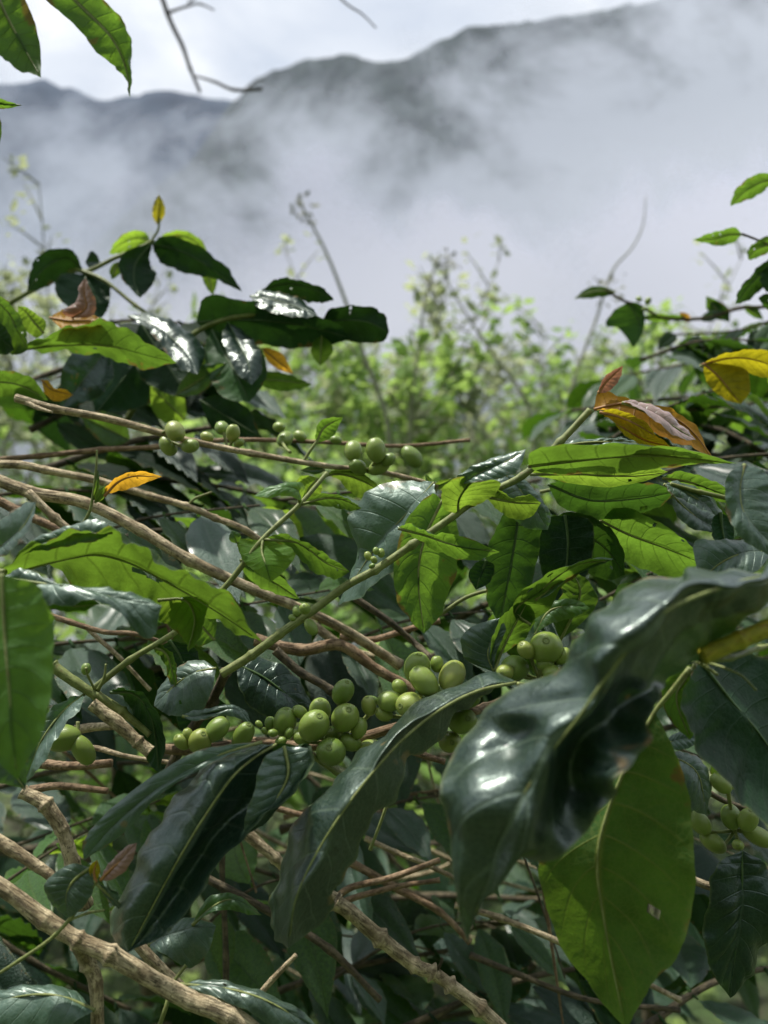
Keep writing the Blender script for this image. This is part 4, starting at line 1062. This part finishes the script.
leaf3(b6, [(548, 520, .47), (575, 530, .47), (605, 548, .47), (625, 575, .47)], [(570, 512), (600, 520), (622, 545)], [(550, 545), (575, 565), (605, 580)], mat='l', face='dn')
# bronze tip
leaf3(b6, [(598, 393, .42), (604, 384, .42), (612, 376, .42), (623, 366, .42)], [(600, 385), (605, 376), (614, 370)], [(606, 392), (614, 386), (621, 376)], mat='b', face='dn', label='folded reddish brown bud leaf')
leaf3(b6, [(594, 410, .42), (625, 404, .415), (660, 412, .41), (690, 430, .41), (714, 462, .41)], [(600, 391), (630, 400), (668, 406), (696, 425)], [(606, 410), (632, 420), (668, 440), (694, 448)], .008, -.008, 'o', 'dn', nl=60, puff=.2, label='large orange bronze leaf')
leaf3(b6, [(622, 402, .405), (645, 411, .402), (672, 425, .40), (696, 440, .40)], [(634, 402), (658, 409), (684, 425)], [(634, 408), (658, 424), (684, 438)], .003, -.004, 'p', 'up', quilt=.0012, label='pale glossy wrinkled face of the bronze leaf')
leaf3(b6, [(600, 412, .41), (618, 416, .405), (636, 424, .40), (656, 436, .40)], [(612, 409), (630, 414), (648, 424)], [(610, 419), (628, 430), (645, 437)], mat='w', face='dn', label='folded yellow leaf')
leaf3(b6, [(612, 418, .415), (628, 430, .41), (645, 440, .41), (670, 446, .41)], [(622, 420), (640, 428), (660, 438)], [(622, 434), (640, 444), (660, 450)], mat='w', face='dn')

# right of it
b = Br('right edge shoot with drooping glossy leaves above the big bent leaf', [(800, 505, .42), (770, 500, .42), (740, 500, .42), (700, 492, .42), (670, 484, .42)], 3, 2, M_SHOOT)
leaf3(b, [(664, 484, .42), (690, 495, .42), (708, 508, .42), (724, 535, .42)], [(680, 482), (706, 492), (722, 512)], [(672, 498), (690, 518), (708, 528)], mat='l', face='up')
leaf3(b, [(662, 478, .43), (690, 482, .43), (714, 490, .43), (740, 500, .43)], [(680, 472), (706, 477), (728, 488)], [(676, 486), (700, 496), (722, 502)], mat='g', face='dn')
leaf3(b, [(672, 495, .41), (690, 512, .41), (708, 525, .41), (722, 528, .41)], [(685, 500), (700, 508), (718, 518)], [(676, 512), (690, 528), (712, 532)], mat='l', face='up')
leaf3(b, [(720, 512, .40), (722, 530, .4), (726, 550, .4)], [(712, 520), (712, 538)], [(732, 520), (734, 540)], mat='d', face='dn')
leaf3(b, [(745, 464, .36), (740, 490, .355), (748, 520, .35), (785, 556, .345)], [(728, 475), (726, 505), (738, 535), (762, 552)], [(766, 475), (775, 505), (790, 530)], .0, .0, 'l', 'up', nl=60, label='leaf dark green above and silvery below its bend')
leaf3(b, [(772, 552, .38), (745, 553, .38), (722, 562, .38), (700, 580, .38)], [(750, 541), (722, 540), (694, 543)], [(758, 570), (735, 582), (712, 590)], mat='l', face='up')
leaf2(b, (650, 590), (610, 610), 40, .47, mat='g', roll=20, face='dn')

by = Br('right edge branch with olive yellow leaves', [(820, 372, .62), (770, 366, .62), (730, 366, .62), (700, 366, .62)], 2, 1.5, M_SHOOT)
leaf3(by, [(702, 364, .6), (730, 358, .6), (755, 360, .6), (790, 372, .6)], [(720, 356), (745, 350), (770, 352)], [(722, 365), (745, 372), (770, 378)], mat='w', face='dn')
leaf3(by, [(704, 364, .6), (718, 376, .6), (728, 388, .6), (741, 404, .6)], [(704, 374), (711, 388), (726, 400)], [(722, 364), (746, 370), (750, 390)], mat='w', face='dn')
leaf2(by, (770, 362), (800, 395), 30, .62, mat='y', face='dn')

b7 = Br('thin leafy branch against the mist at the right', [(830, 290, .95), (768, 306, .95), (740, 308, .95), (705, 318, .95), (665, 318, .95), (640, 306, .95), (622, 300, .95), (606, 290, .95)], 2.2, 1.2, M_BARKD)
leaf2(b7, (616, 292), (574, 299), 13, .95, roll=20, arch=4, mat='g', face='dn')
leaf3(b7, [(628, 302, .95), (636, 315, .95), (640, 330, .95), (634, 348, .95)], [(612, 312), (606, 326), (618, 328)], [(640, 304), (645, 318), (642, 335)], mat='l', face='dn')
leaf2(b7, (640, 318), (690, 318), 9, .95, roll=30, mat='g', face='dn')
leaf2(b7, (710, 302), (730, 322), 16, .95, roll=10, mat='l', face='dn')
leaf2(b7, (722, 318), (706, 296), 14, .95, roll=10, mat='g', face='dn')
leaf2(b7, (744, 305), (764, 320), 9, .95, roll=10, mat='g', face='dn')
leaf2(b7, (700, 320), (722, 312), 10, .95, mat='l')
leaf2(b7, (690, 322), (680, 312), 8, .95, mat='o')
berries(b7, [(639, 299, 3), (648, 301, 3.4), (644, 309, 2.6)], .95, (645, 308, .95))
b = Br('branch tips hanging into the frame at the right edge', [(820, 200, .7), (790, 230, .7), (780, 260, .7), (786, 300, .7)], 2.4, 1.4, M_BARKD)
leaf3(b, [(785, 178, .7), (765, 181, .7), (748, 189, .7), (730, 206, .7)], [(765, 173), (748, 178), (734, 192)], [(770, 186), (756, 196), (742, 202)], mat='g', face='dn')
leaf3(b, [(742, 234, .7), (728, 235, .7), (714, 239, .7), (693, 240, .7)], [(734, 227), (722, 231), (708, 234)], [(734, 242), (720, 246), (706, 243)], mat='g', face='dn')
b.twig([(742, 234, .7), (760, 241, .7), (784, 252, .7)], 1.3, 1, M_BARKD)
leaf3(b, [(785, 240, .7), (768, 245, .7), (755, 250, .7), (748, 259, .7)], [(768, 236), (756, 242), (748, 250)], [(772, 250), (760, 256), (752, 260)], mat='g', face='dn')
leaf3(b, [(790, 255, .7), (768, 268, .7), (752, 283, .7), (735, 304, .7)], [(768, 260), (750, 276), (738, 292)], [(775, 278), (758, 292), (744, 302)], mat='l', face='dn')
leaf3(b, [(782, 262, .7), (775, 275, .7), (766, 292, .7)], [(766, 268), (760, 280)], [(785, 275), (775, 290)], mat='l', face='dn')
leaf3(b, [(785, 300, .7), (770, 302, .7), (758, 298, .7)], [(770, 294), (764, 294)], [(770, 310), (764, 306)], mat='l', face='dn')

# --- mid-left glossy leaves around the dark node
bn = Br('dark knobbly node branch with two glossy shadowed leaves, left of the berries', [(160, 790, .47), (185, 740, .46), (212, 700, .44), (226, 672, .43)], 5, 5, M_BARKD, knots=.5)
leaf3(bn, [(216, 668, .43), (196, 672, .43), (176, 684, .43), (154, 706, .43)], [(200, 660), (176, 668), (160, 688)], [(212, 690), (200, 712), (172, 716)], mat='l', face='up', quilt=.0012)
leaf3(bn, [(236, 664, .44), (262, 676, .44), (286, 694, .44), (314, 720, .45)], [(256, 656), (288, 668), (308, 695)], [(240, 690), (258, 712), (288, 722)], mat='d', face='up', quilt=.0012)
leaf3(bn, [(212, 712, .42), (225, 710, .42), (240, 713, .42), (252, 726, .42)], [(200, 712, 0), (225, 706), (244, 711)], [(200, 720, 0), (225, 717), (244, 722)], mat='l', face='up')
leaf3(bn, [(182, 716, .42), (195, 717, .42), (210, 714, .42), (238, 708, .42)], [(192, 711), (208, 709), (224, 707)], [(192, 721), (208, 720), (224, 715)], mat='l', face='up')
leaf3(bn, [(205, 690, .46), (200, 715, .46), (195, 740, .46)], [(180, 700), (178, 725)], [(225, 705), (222, 730)], mat='d', face='dn')
leaf3(bn, [(170, 640, .45), (180, 655, .45), (186, 672, .45)], [(160, 650), (170, 668)], [(195, 648), (198, 664)], mat='d', face='dn')
leaf3(bn, [(215, 640, .47), (200, 625, .47), (180, 612, .47)], [(215, 620), (195, 606)], [(200, 645), (182, 632)], mat='g', face='dn')

# --- the row of berries
b11 = Br('reddish branch crossing the centre with the row of green berries in focus', [(150, 748, .435), (200, 750, .43), (250, 742, .43), (300, 746, .43), (345, 742, .43), (400, 726, .43), (440, 718, .435), (485, 708, .44), (530, 690, .44), (590, 670, .45), (660, 655, .45)], 5.4, 4.4, M_BARKR)
N1 = (210, 748, .43)
berries(b11, [(200, 741, 12.5), (217, 729, 11.5), (243, 736, 11, 1.45), (188, 735, 6), (182, 742, 8)], .415, N1)
berries(b11, [(285, 722, 12.5), (270, 723, 5.5), (289, 733, 5), (273, 733, 4.5), (259, 724, 3.5), (265, 731, 3.5), (281, 741, 5)], .415, (282, 742, .43))
berries(b11, [(314, 726, 16, 1.1, -.01), (320, 711, 11.5), (345, 718, 14.5, 1.2, -.006), (343, 692, 11.5, 1.2), (369, 706, 8.5), (331, 752, 15.5, 1.0, -.012), (372, 752, 14, 1.0, 0), (350, 742, 10), (359, 728, 9), (302, 738, 8), (300, 712, 7), (333, 735, 9, 1.1, .004)], .415, (340, 742, .43))
berries(b11, [(417, 668, 14, 1.1), (424, 681, 13.5, 1.2, -.006), (452, 676, 13.5, 1.15), (390, 701, 12, 1.0), (411, 705, 14.5, 1.05, -.01), (443, 696, 10.5), (370, 702, 7), (462, 721, 14.5, 1.15, -.004), (450, 742, 12), (470, 700, 9), (437, 664, 7), (432, 694, 8, 1.1, .004), (400, 688, 8), (478, 690, 8), (384, 714, 8)], .415, (430, 716, .43))
berries(b11, [(515, 668, 14.5), (546, 648, 17.5, 1.05), (563, 656, 8), (545, 664, 8), (526, 650, 9), (505, 672, 9), (551, 672, 9), (574, 660, 7)], .40, (540, 680, .44))
b11.twig([(430, 716, .43), (455, 702, .425), (480, 690, .42), (500, 678, .42)], 2.6, 2, M_SHOOT)
b11.twig([(484, 708, .43), (474, 712, .42), (466, 708, .42)], 3, 3.4, M_BARKR, jit=.2)
leaf3(b11, [(494, 672, .42), (488, 655, .42), (492, 638, .42), (500, 618, .42)], [(466, 660), (462, 636), (478, 624)], [(496, 655), (502, 640), (506, 628)], mat='l', face='up')
leaf3(b11, [(494, 670, .42), (502, 650, .42), (512, 630, .42), (528, 600, .42)], [(490, 650), (498, 622), (515, 605)], [(504, 655), (524, 640), (534, 618)], mat='g', face='dn')
leaf3(b11, [(530, 625, .42), (515, 610, .42), (545, 586, .41), (575, 565, .4), (612, 560, .4)], [(514, 610), (520, 592), (548, 574), (582, 560)], [(530, 622), (548, 608), (566, 582), (596, 566)], mat='g', face='dn', wave=.006)
leaf3(b11, [(535, 600, .415), (560, 582, .41), (590, 566, .405), (614, 559, .4)], [(545, 586), (568, 568), (596, 558)], [(550, 594), (572, 576), (600, 566)], mat='l', face='up', wave=.004)
leaf3(b11, [(560, 640, .44), (575, 610, .44), (580, 590, .44), (572, 572, .44)], [(552, 615), (562, 595), (562, 582)], [(585, 620), (598, 600), (588, 580)], mat='g', face='dn')
leaf3(b11, [(535, 635, .43), (548, 612, .43), (568, 606, .43), (590, 608, .43)], [(535, 618), (552, 602), (576, 600)], [(548, 625), (562, 620), (578, 616)], mat='y', face='up')

# --- big foreground leaves
bh = Br('yellow-green shoot at the right edge in front, holding the big bent glossy leaf', [(830, 607, .30), (780, 624, .30), (740, 640, .30), (702, 656, .30)], 9.5, 9, M_SHOOTY, knots=.15, jit=.05)
bh.twig([(702, 660, .305), (730, 658, .31), (760, 648, .325), (800, 640, .33)], 3.2, 2.4, M_SHOOT)
bh.twig([(706, 662, .33), (725, 668, .32), (742, 676, .32), (756, 690, .32)], 1.5, 1, M_SHOOT)
for q in range(7):
    a0 = q * 8
    bh.twig([(704 - (q % 3) * 4, 655 + (q % 4) * 3, .33), (700 + a0 % 22, 664 + (q * 5) % 14, .328)], 1.8, 1.2, M_SHOOT, name='bud_scale')
leaf3(bh, [(806, 583, .30), (768, 578, .284), (720, 589, .270), (668, 610, .260), (624, 652, .258), (590, 704, .262), (556, 742, .268), (525, 795, .266), (492, 862, .272), (468, 944, .285)],
      [(800, 560, .012), (765, 560, .022), (715, 568, .028), (655, 577, .030), (600, 612, .030), (562, 662, .030), (490, 708, .040), (446, 762, .030), (448, 830, .02), (456, 895, .008)],
      [(790, 584, .03), (752, 603, .050), (712, 636, .062), (676, 676, .058), (652, 712, .012), (643, 758, -.004), (606, 800, .0), (562, 856, .010), (508, 868, .016), (480, 905, .012)],
      0, 0, 'H', 'up', nl=130, nw=20, quilt=.0032, wave=.016, wf=7, puff=.05, crump=.005, pet=(830, 590, .32), label='big bent dark glossy leaf',
      RA=[(790, 566, .006), (745, 568, .010), (690, 580, .008), (635, 606, .008), (598, 655, .004), (562, 702, .014), (512, 745, .026), (470, 800, .008), (462, 870, .004)],
RB=[(782, 584, .012), (735, 601, .020), (690, 628, .030), (650, 674, .032), (606, 722, .024), (578, 768, .024), (556, 815, .012), (525, 850, .0), (490, 888, .002)], holes=[])
leaf3(bh, [(655, 712, .345), (620, 780, .345), (598, 850, .34), (604, 920, .34), (626, 1030, .335)], [(612, 750), (560, 830), (538, 868), (560, 945), (600, 1000)], [(672, 745), (689, 800), (694, 880), (680, 950), (645, 995)], .0, .0, 'h', 'dn', nl=80, nw=14, wave=.003, quilt=.0006, pet=(690, 668, .335), label='hanging backlit leaf with yellow veins and an orange spot')
leaf3(bh, [(700, 662, .36), (730, 700, .36), (770, 750, .36), (810, 830, .36)], [(684, 690), (692, 740), (740, 800), (780, 835)], [(745, 650), (790, 680), (830, 760)], -.02, .02, 'd', 'dn', nl=60)
leaf3(bh, [(694, 664, .37), (684, 680, .37), (676, 700, .37), (690, 740, .37)], [(676, 668), (662, 688), (670, 720)], [(700, 680), (696, 700), (700, 722)], mat='g', face='dn')

bc = Br('front shoot behind the bent leaf carrying the long curled dark leaf', [(560, 700, .42), (540, 688, .40), (518, 684, .385)], 3, 2.2, M_SHOOT)
leaf3(bc, [(516, 682, .38), (465, 695, .37), (410, 732, .355), (358, 790, .34), (318, 850, .335), (295, 900, .335), (288, 948, .34)],
      [(495, 678), (440, 694), (385, 732), (338, 776), (300, 826), (278, 880), (271, 930)],
      [(500, 690), (462, 712), (418, 752), (396, 798), (362, 845), (338, 890), (318, 925)],
      .045, .02, 'H', 'up', nl=90, nw=16, quilt=.002, wave=.014, wf=6, puff=.10, crump=.007, holes=[], label='long curled dark leaf hanging down')
bd = Br('front shoot carrying the broad black-green leaf at the lower left', [(340, 775, .42), (310, 755, .40), (285, 746, .385)], 3, 2.2, M_SHOOT)
leaf3(bd, [(276, 744, .38), (240, 768, .365), (205, 815, .355), (172, 870, .35), (145, 920, .35), (128, 952, .35)],
      [(245, 748), (200, 772), (165, 808), (138, 858), (108, 925)],
      [(312, 748), (300, 782), (262, 818), (214, 866), (176, 925)],
      .02, -.004, 'H', 'up', nl=90, nw=16, quilt=.0016, wave=.012, wf=6, puff=.04, crump=.005, holes=[],
      RA=[(255, 752, .004), (218, 772, .006), (182, 815, .006), (152, 868, .0), (124, 925, .0)], RB=[(285, 756, .018), (262, 790, .022), (228, 828, .022), (190, 875, .014), (155, 925, .004)], label='broad black-green glossy leaf')
leaf3(bd, [(262, 742, .375), (215, 757, .365), (160, 788, .36), (118, 822, .36), (84, 860, .36)],
      [(235, 744), (195, 752), (140, 785), (102, 818), (84, 842)],
      [(225, 758), (190, 775), (155, 800), (122, 835)], 0, 0, 'l', 'up', nl=60, wave=.004, wf=6)
leaf3(bd, [(284, 746, .365), (288, 775, .36), (272, 805, .355), (244, 836, .352)], [(262, 760), (255, 790), (245, 815)], [(312, 752), (298, 785), (268, 820)], mat='l', face='up')

# --- lower left woody branches
b12 = Br('thick pale mottled branch crossing the lower left corner', [(-30, 865, .37), (10, 893, .37), (45, 920, .37), (78, 940, .37), (110, 955, .37), (150, 978, .37), (190, 1000, .37), (230, 1016, .37), (280, 1050, .37)], 8.2, 9, M_BARK, jit=.22, knots=.25, n=14)
b12.twig([(78, 944, .375), (88, 965, .38), (96, 985, .38), (98, 1050, .38)], 7.5, 7, M_BARK, jit=.2)
Br('pale broken branch end at the left edge above the thick one', [(-30, 825, .39), (10, 848, .39), (40, 868, .39), (54, 878, .39)], 6.5, 6, M_BARK, jit=.25)
Br('short crooked pale branch below the node at the left', [(22, 792, .43), (45, 805, .43), (62, 830, .43), (72, 862, .43), (84, 905, .44)], 6.5, 8, M_BARK, jit=.25)
Br('pale branch running behind the black-green leaf to the bottom', [(125, 930, .42), (160, 968, .42), (195, 1000, .42), (250, 1040, .42)], 6, 5, M_BARK, jit=.2)
bg_ = Br('thin green shoot with a grey-green leaf and a small bronze leaf, lower left', [(-20, 985, .36), (20, 960, .36), (55, 935, .36), (82, 903, .36), (96, 880, .36)], 1.6, 2.2, M_SHOOT)
leaf3(bg_, [(90, 868, .36), (74, 880, .36), (66, 896, .36), (68, 918, .36)], [(70, 864), (46, 882), (50, 902)], [(92, 880), (90, 896), (78, 912)], mat='l', face='up')
leaf3(bg_, [(100, 880, .36), (112, 868, .36), (124, 858, .36), (137, 843, .36)], [(104, 868), (114, 858), (128, 846)], [(108, 880), (124, 872), (134, 856)], mat='b', face='up', label='small bronze pink leaf')
leaf3(bg_, [(96, 882, .36), (94, 872, .36), (97, 860, .36)], [(89, 872), (91, 864)], [(100, 872), (99, 864)], mat='w', face='dn')
leaf2(bg_, (96, 884), (128, 912), 14, .36, mat='l', roll=60)
bg_.twig([(70, 920, .36), (88, 913, .36), (105, 910, .36)], 1.5, 1.2, M_SHOOT)

b13 = Br('pale knotted branch with a cut end running to the bottom centre', [(335, 902, .40), (350, 912, .40), (380, 938, .40), (415, 965, .40), (432, 972, .40), (450, 985, .4), (480, 1008, .40), (520, 1045, .40)], 7.6, 6, M_BARK, jit=.2, knots=.4, n=14)
b13.twig([(436, 972, .4), (441, 963, .398), (442, 958, .398)], 2, 1.2, M_BARKD)
Br('pale speckled branch emerging behind the curled leaf', [(225, 812, .44), (252, 838, .44), (275, 858, .44), (300, 880, .45), (340, 900, .45)], 6.4, 5, M_BARK, jit=.2)
b15 = Br('light tan branch with a knot at the right edge', [(620, 850, .46), (660, 868, .46), (692, 880, .46), (720, 890, .46), (745, 900, .46), (790, 918, .46)], 4, 4.6, M_BARK, knots=.4)

b17 = Br('thin dark branch at the right with a cluster of green berries', [(650, 760, .46), (680, 775, .46), (705, 790, .46), (735, 805, .46), (800, 822, .46)], 3, 2.8, M_BARKD)
berries(b17, [(700, 823, 10.5), (721, 783, 9.5), (705, 786, 7), (731, 817, 10.5, 1.1), (748, 820, 10.5, 1.1), (713, 842, 10, 1.3), (758, 836, 10, 1.5), (738, 845, 6)], .45, (735, 830, .46))
b17.twig([(735, 806, .46), (735, 830, .455), (742, 850, .45)], 1.8, 1.5, M_SHOOT)
leaf3(b17, [(742, 850, .44), (742, 890, .435), (738, 935, .43), (730, 998, .43)], [(715, 868), (704, 920), (712, 970)], [(768, 868), (778, 915), (756, 965)], .0, .0, 'd', 'up', nl=60, nw=12, quilt=.0022)
leaf3(b17, [(665, 756, .44), (685, 762, .44), (700, 778, .44), (706, 815, .44)], [(680, 752), (702, 760), (712, 785)], [(668, 772), (680, 795), (692, 810)], mat='l', face='up')
leaf3(b17, [(660, 745, .44), (680, 740, .44), (702, 738, .44)], [(675, 734), (690, 732)], [(675, 750), (690, 748)], mat='l', face='up')
leaf3(b17, [(790, 790, .43), (765, 780, .43), (745, 790, .43)], [(770, 768), (752, 778)], [(775, 800), (758, 800)], mat='b', face='up')
leaf2(b17, (716, 760), (735, 790), 26, .45, mat='y', face='dn', roll=20)

bl = Br('shoot along the bottom edge with dark flat leaves, lower left', [(150, 1050, .38), (165, 1010, .38), (172, 985, .385), (186, 965, .39)], 2.4, 1.8, M_SHOOT)
leaf3(bl, [(180, 984, .38), (225, 988, .375), (270, 1002, .37), (325, 1036, .37)], [(210, 980), (255, 988), (300, 1010)], [(210, 996), (245, 1010), (285, 1030)], mat='l', face='up')
leaf3(bl, [(148, 945, .40), (170, 935, .40), (192, 928, .40), (216, 926, .40)], [(165, 926), (188, 918), (206, 920)], [(165, 955), (190, 968), (208, 950)], mat='l', face='up')
leaf3(bl, [(95, 1010, .37), (60, 996, .37), (20, 996, .37), (-30, 1010, .37)], [(70, 988), (30, 984), (-5, 992)], [(72, 1022), (30, 1034), (-10, 1030)], mat='l', face='up')
leaf3(bl, [(192, 925, .4), (215, 905, .4), (235, 900, .4), (262, 915, .4)], [(208, 898), (230, 893), (248, 902)], [(212, 912), (230, 910), (246, 914)], mat='g', face='up')

# --- bare sticks in the shade
sticks = [
 ('tan bare stick poking out beside the curled leaf, upper of two', [(330, 905, .5), (350, 888, .5), (390, 878, .5), (440, 860, .5)], 3.6, M_BARKR),
 ('tan bare stick poking out beside the curled leaf, lower of two', [(335, 905, .52), (360, 896, .52), (400, 886, .52), (440, 880, .52)], 3.2, M_BARKR),
 ('thin stick slanting down right of the curled leaf', [(365, 838, .52), (395, 852, .52), (425, 864, .52), (470, 885, .55)], 3, M_BARK),
 ('stick sloping to the tip of the big bent leaf', [(350, 862, .56), (400, 890, .56), (440, 912, .56), (470, 942, .56)], 4, M_BARKR),
 ('dark stick running behind the hanging backlit leaf', [(455, 905, .52), (500, 918, .52), (560, 942, .52), (600, 960, .54), (680, 1000, .56)], 3.4, M_BARK),
 ('lower dark stick under the hanging backlit leaf', [(470, 955, .56), (520, 975, .56), (590, 1000, .56), (680, 1010, .56)], 3.2, M_BARKD),
 ('dark diagonal stick below the black-green leaf', [(190, 870, .5), (225, 888, .5), (270, 912, .5), (330, 950, .5), (380, 1000, .5)], 4.4, M_BARKD),
 ('thin upright dark stick between the hanging leaves, lower left', [(224, 1060, .55), (226, 960, .55), (222, 860, .55), (226, 800, .55)], 3.2, M_BARKD),
 ('short tan stub pointing up at the bottom left of centre', [(255, 1000, .46), (272, 980, .46), (296, 955, .46)], 3.4, M_BARK),
 ('brown twig under the wavy leaf at the left', [(40, 612, .47), (70, 622, .47), (105, 632, .47), (135, 634, .47), (170, 645, .48)], 3, M_BARKR),
 ('grey twig branching below the brown twig at the left', [(85, 626, .49), (100, 640, .49), (120, 658, .49), (150, 690, .5)], 2.6, M_BARK),
 ('flat reddish stick below the left berries', [(35, 763, .46), (70, 766, .46), (112, 763, .46)], 5.4, M_BARKR),
 ('flat tan stick under the reddish stick at the left', [(30, 790, .47), (60, 786, .47), (108, 791, .47)], 4.4, M_BARKR),
 ('short tan stick beside the two left berries', [(75, 730, .45), (95, 727, .45), (118, 726, .45)], 5, M_BARK),
 ('thin stick under the green berry at the left', [(60, 748, .47), (95, 748, .47), (130, 757, .47), (190, 765, .48)], 3, M_BARK),
 ('slanting tan branch behind the main shoot, centre', [(255, 640, .5), (300, 650, .5), (340, 645, .5), (375, 668, .5), (415, 690, .5)], 6.5, M_BARKR),
 ('grey branch curving down behind the berry row', [(275, 650, .47), (300, 672, .47), (330, 690, .47), (350, 720, .47)], 5, M_BARKD),
 ('brown branch crossing above the berry row', [(340, 636, .52), (370, 640, .52), (400, 632, .52), (440, 620, .52)], 4, M_BARKR),
 ('dark thin branch slanting to the upper berries', [(355, 598, .5), (390, 622, .5), (420, 648, .5), (445, 670, .46)], 3.6, M_BARKD),
 ('brown branch just above the central berries', [(300, 615, .56), (350, 650, .56), (400, 660, .56)], 5, M_BARK),
 ('pair of sticks emerging beside the curled leaf, front', [(395, 744, .47), (420, 754, .47), (445, 762, .47)], 4, M_BARKR),
 ('thin green stem rising from behind the curled leaf', [(370, 850, .47), (385, 810, .47), (400, 760, .47), (410, 745, .47)], 1.8, M_SHOOT),
 ('short orange-brown stick left of the curled leaf', [(270, 806, .5), (290, 812, .5), (320, 820, .5)], 3.4, M_BARKR),
 ('thin branch below the long light leaf on the right', [(440, 615, .48), (465, 598, .48), (490, 590, .48), (500, 590, .48)], 2.2, M_SHOOT),
 ('thin branch behind the light leaf at right centre', [(540, 492, .5), (580, 484, .5), (620, 480, .5)], 2, M_SHOOT),
 ('pale small forked twig in the gap at right centre', [(590, 545, .5), (604, 532, .5), (628, 522, .5)], 1.8, M_SHOOT),
]
for lb, pts, r, m in sticks:
    Br(lb, pts, r, r * .75, m, 'bare_stick', 'stick', group='bare sticks inside the bush', jit=.15)
rs = random.Random(31)
for i in range(34):
    x = rs.uniform(-20, 760); y = rs.uniform(700, 1010); d = rs.uniform(.55, .95); an = rs.choice([.5, .35, -.3, .6, 1.3, -.1]) + rs.uniform(-.2, .2); L = rs.uniform(60, 150)
    dx, dy = math.cos(an) * L, math.sin(an) * L
    Br('thin bare stick tangled deep in the shade of the bush', [(x - dx, y - dy, d), (x - dx * .3, y - dy * .3 + rs.uniform(-8, 8), d), (x + dx * .4, y + dy * .4 + rs.uniform(-8, 8), d), (x + dx, y + dy, d)], rs.uniform(1.2, 2.8), .9,
       rs.choice([M_BARKR, M_BARK, M_BARKD]), 'bare_stick', 'stick', group='tangled sticks deep in the shade', n=7)
# woody main stems of the bush, rising from the ground
for lb, px, top, d, r in (('upright woody coffee stem deep in the bush, left', 120, 560, 1.15, 13), ('upright woody coffee stem deep in the bush, centre', 400, 640, 1.2, 12), ('upright woody coffee stem deep in the bush, right', 660, 560, 1.15, 13)):
    t = P(px, top, d); g = gz(t.x, t.y)
    o = thing('coffee_shrub', lb, 'shrub', (t.x, t.y, g), 'woody stems of the coffee bush')
    mb = MB(); W = [Vector((t.x, t.y, g)), Vector((t.x + .03, t.y, g + (t.z - g) * .4)), Vector((t.x - .02, t.y + .02, g + (t.z - g) * .7)), t]
    mb.tube(W, [.022, .018, .014, .006], n=12, seg=40, jit=.15); mb.build('trunk', M_BARKD, o)
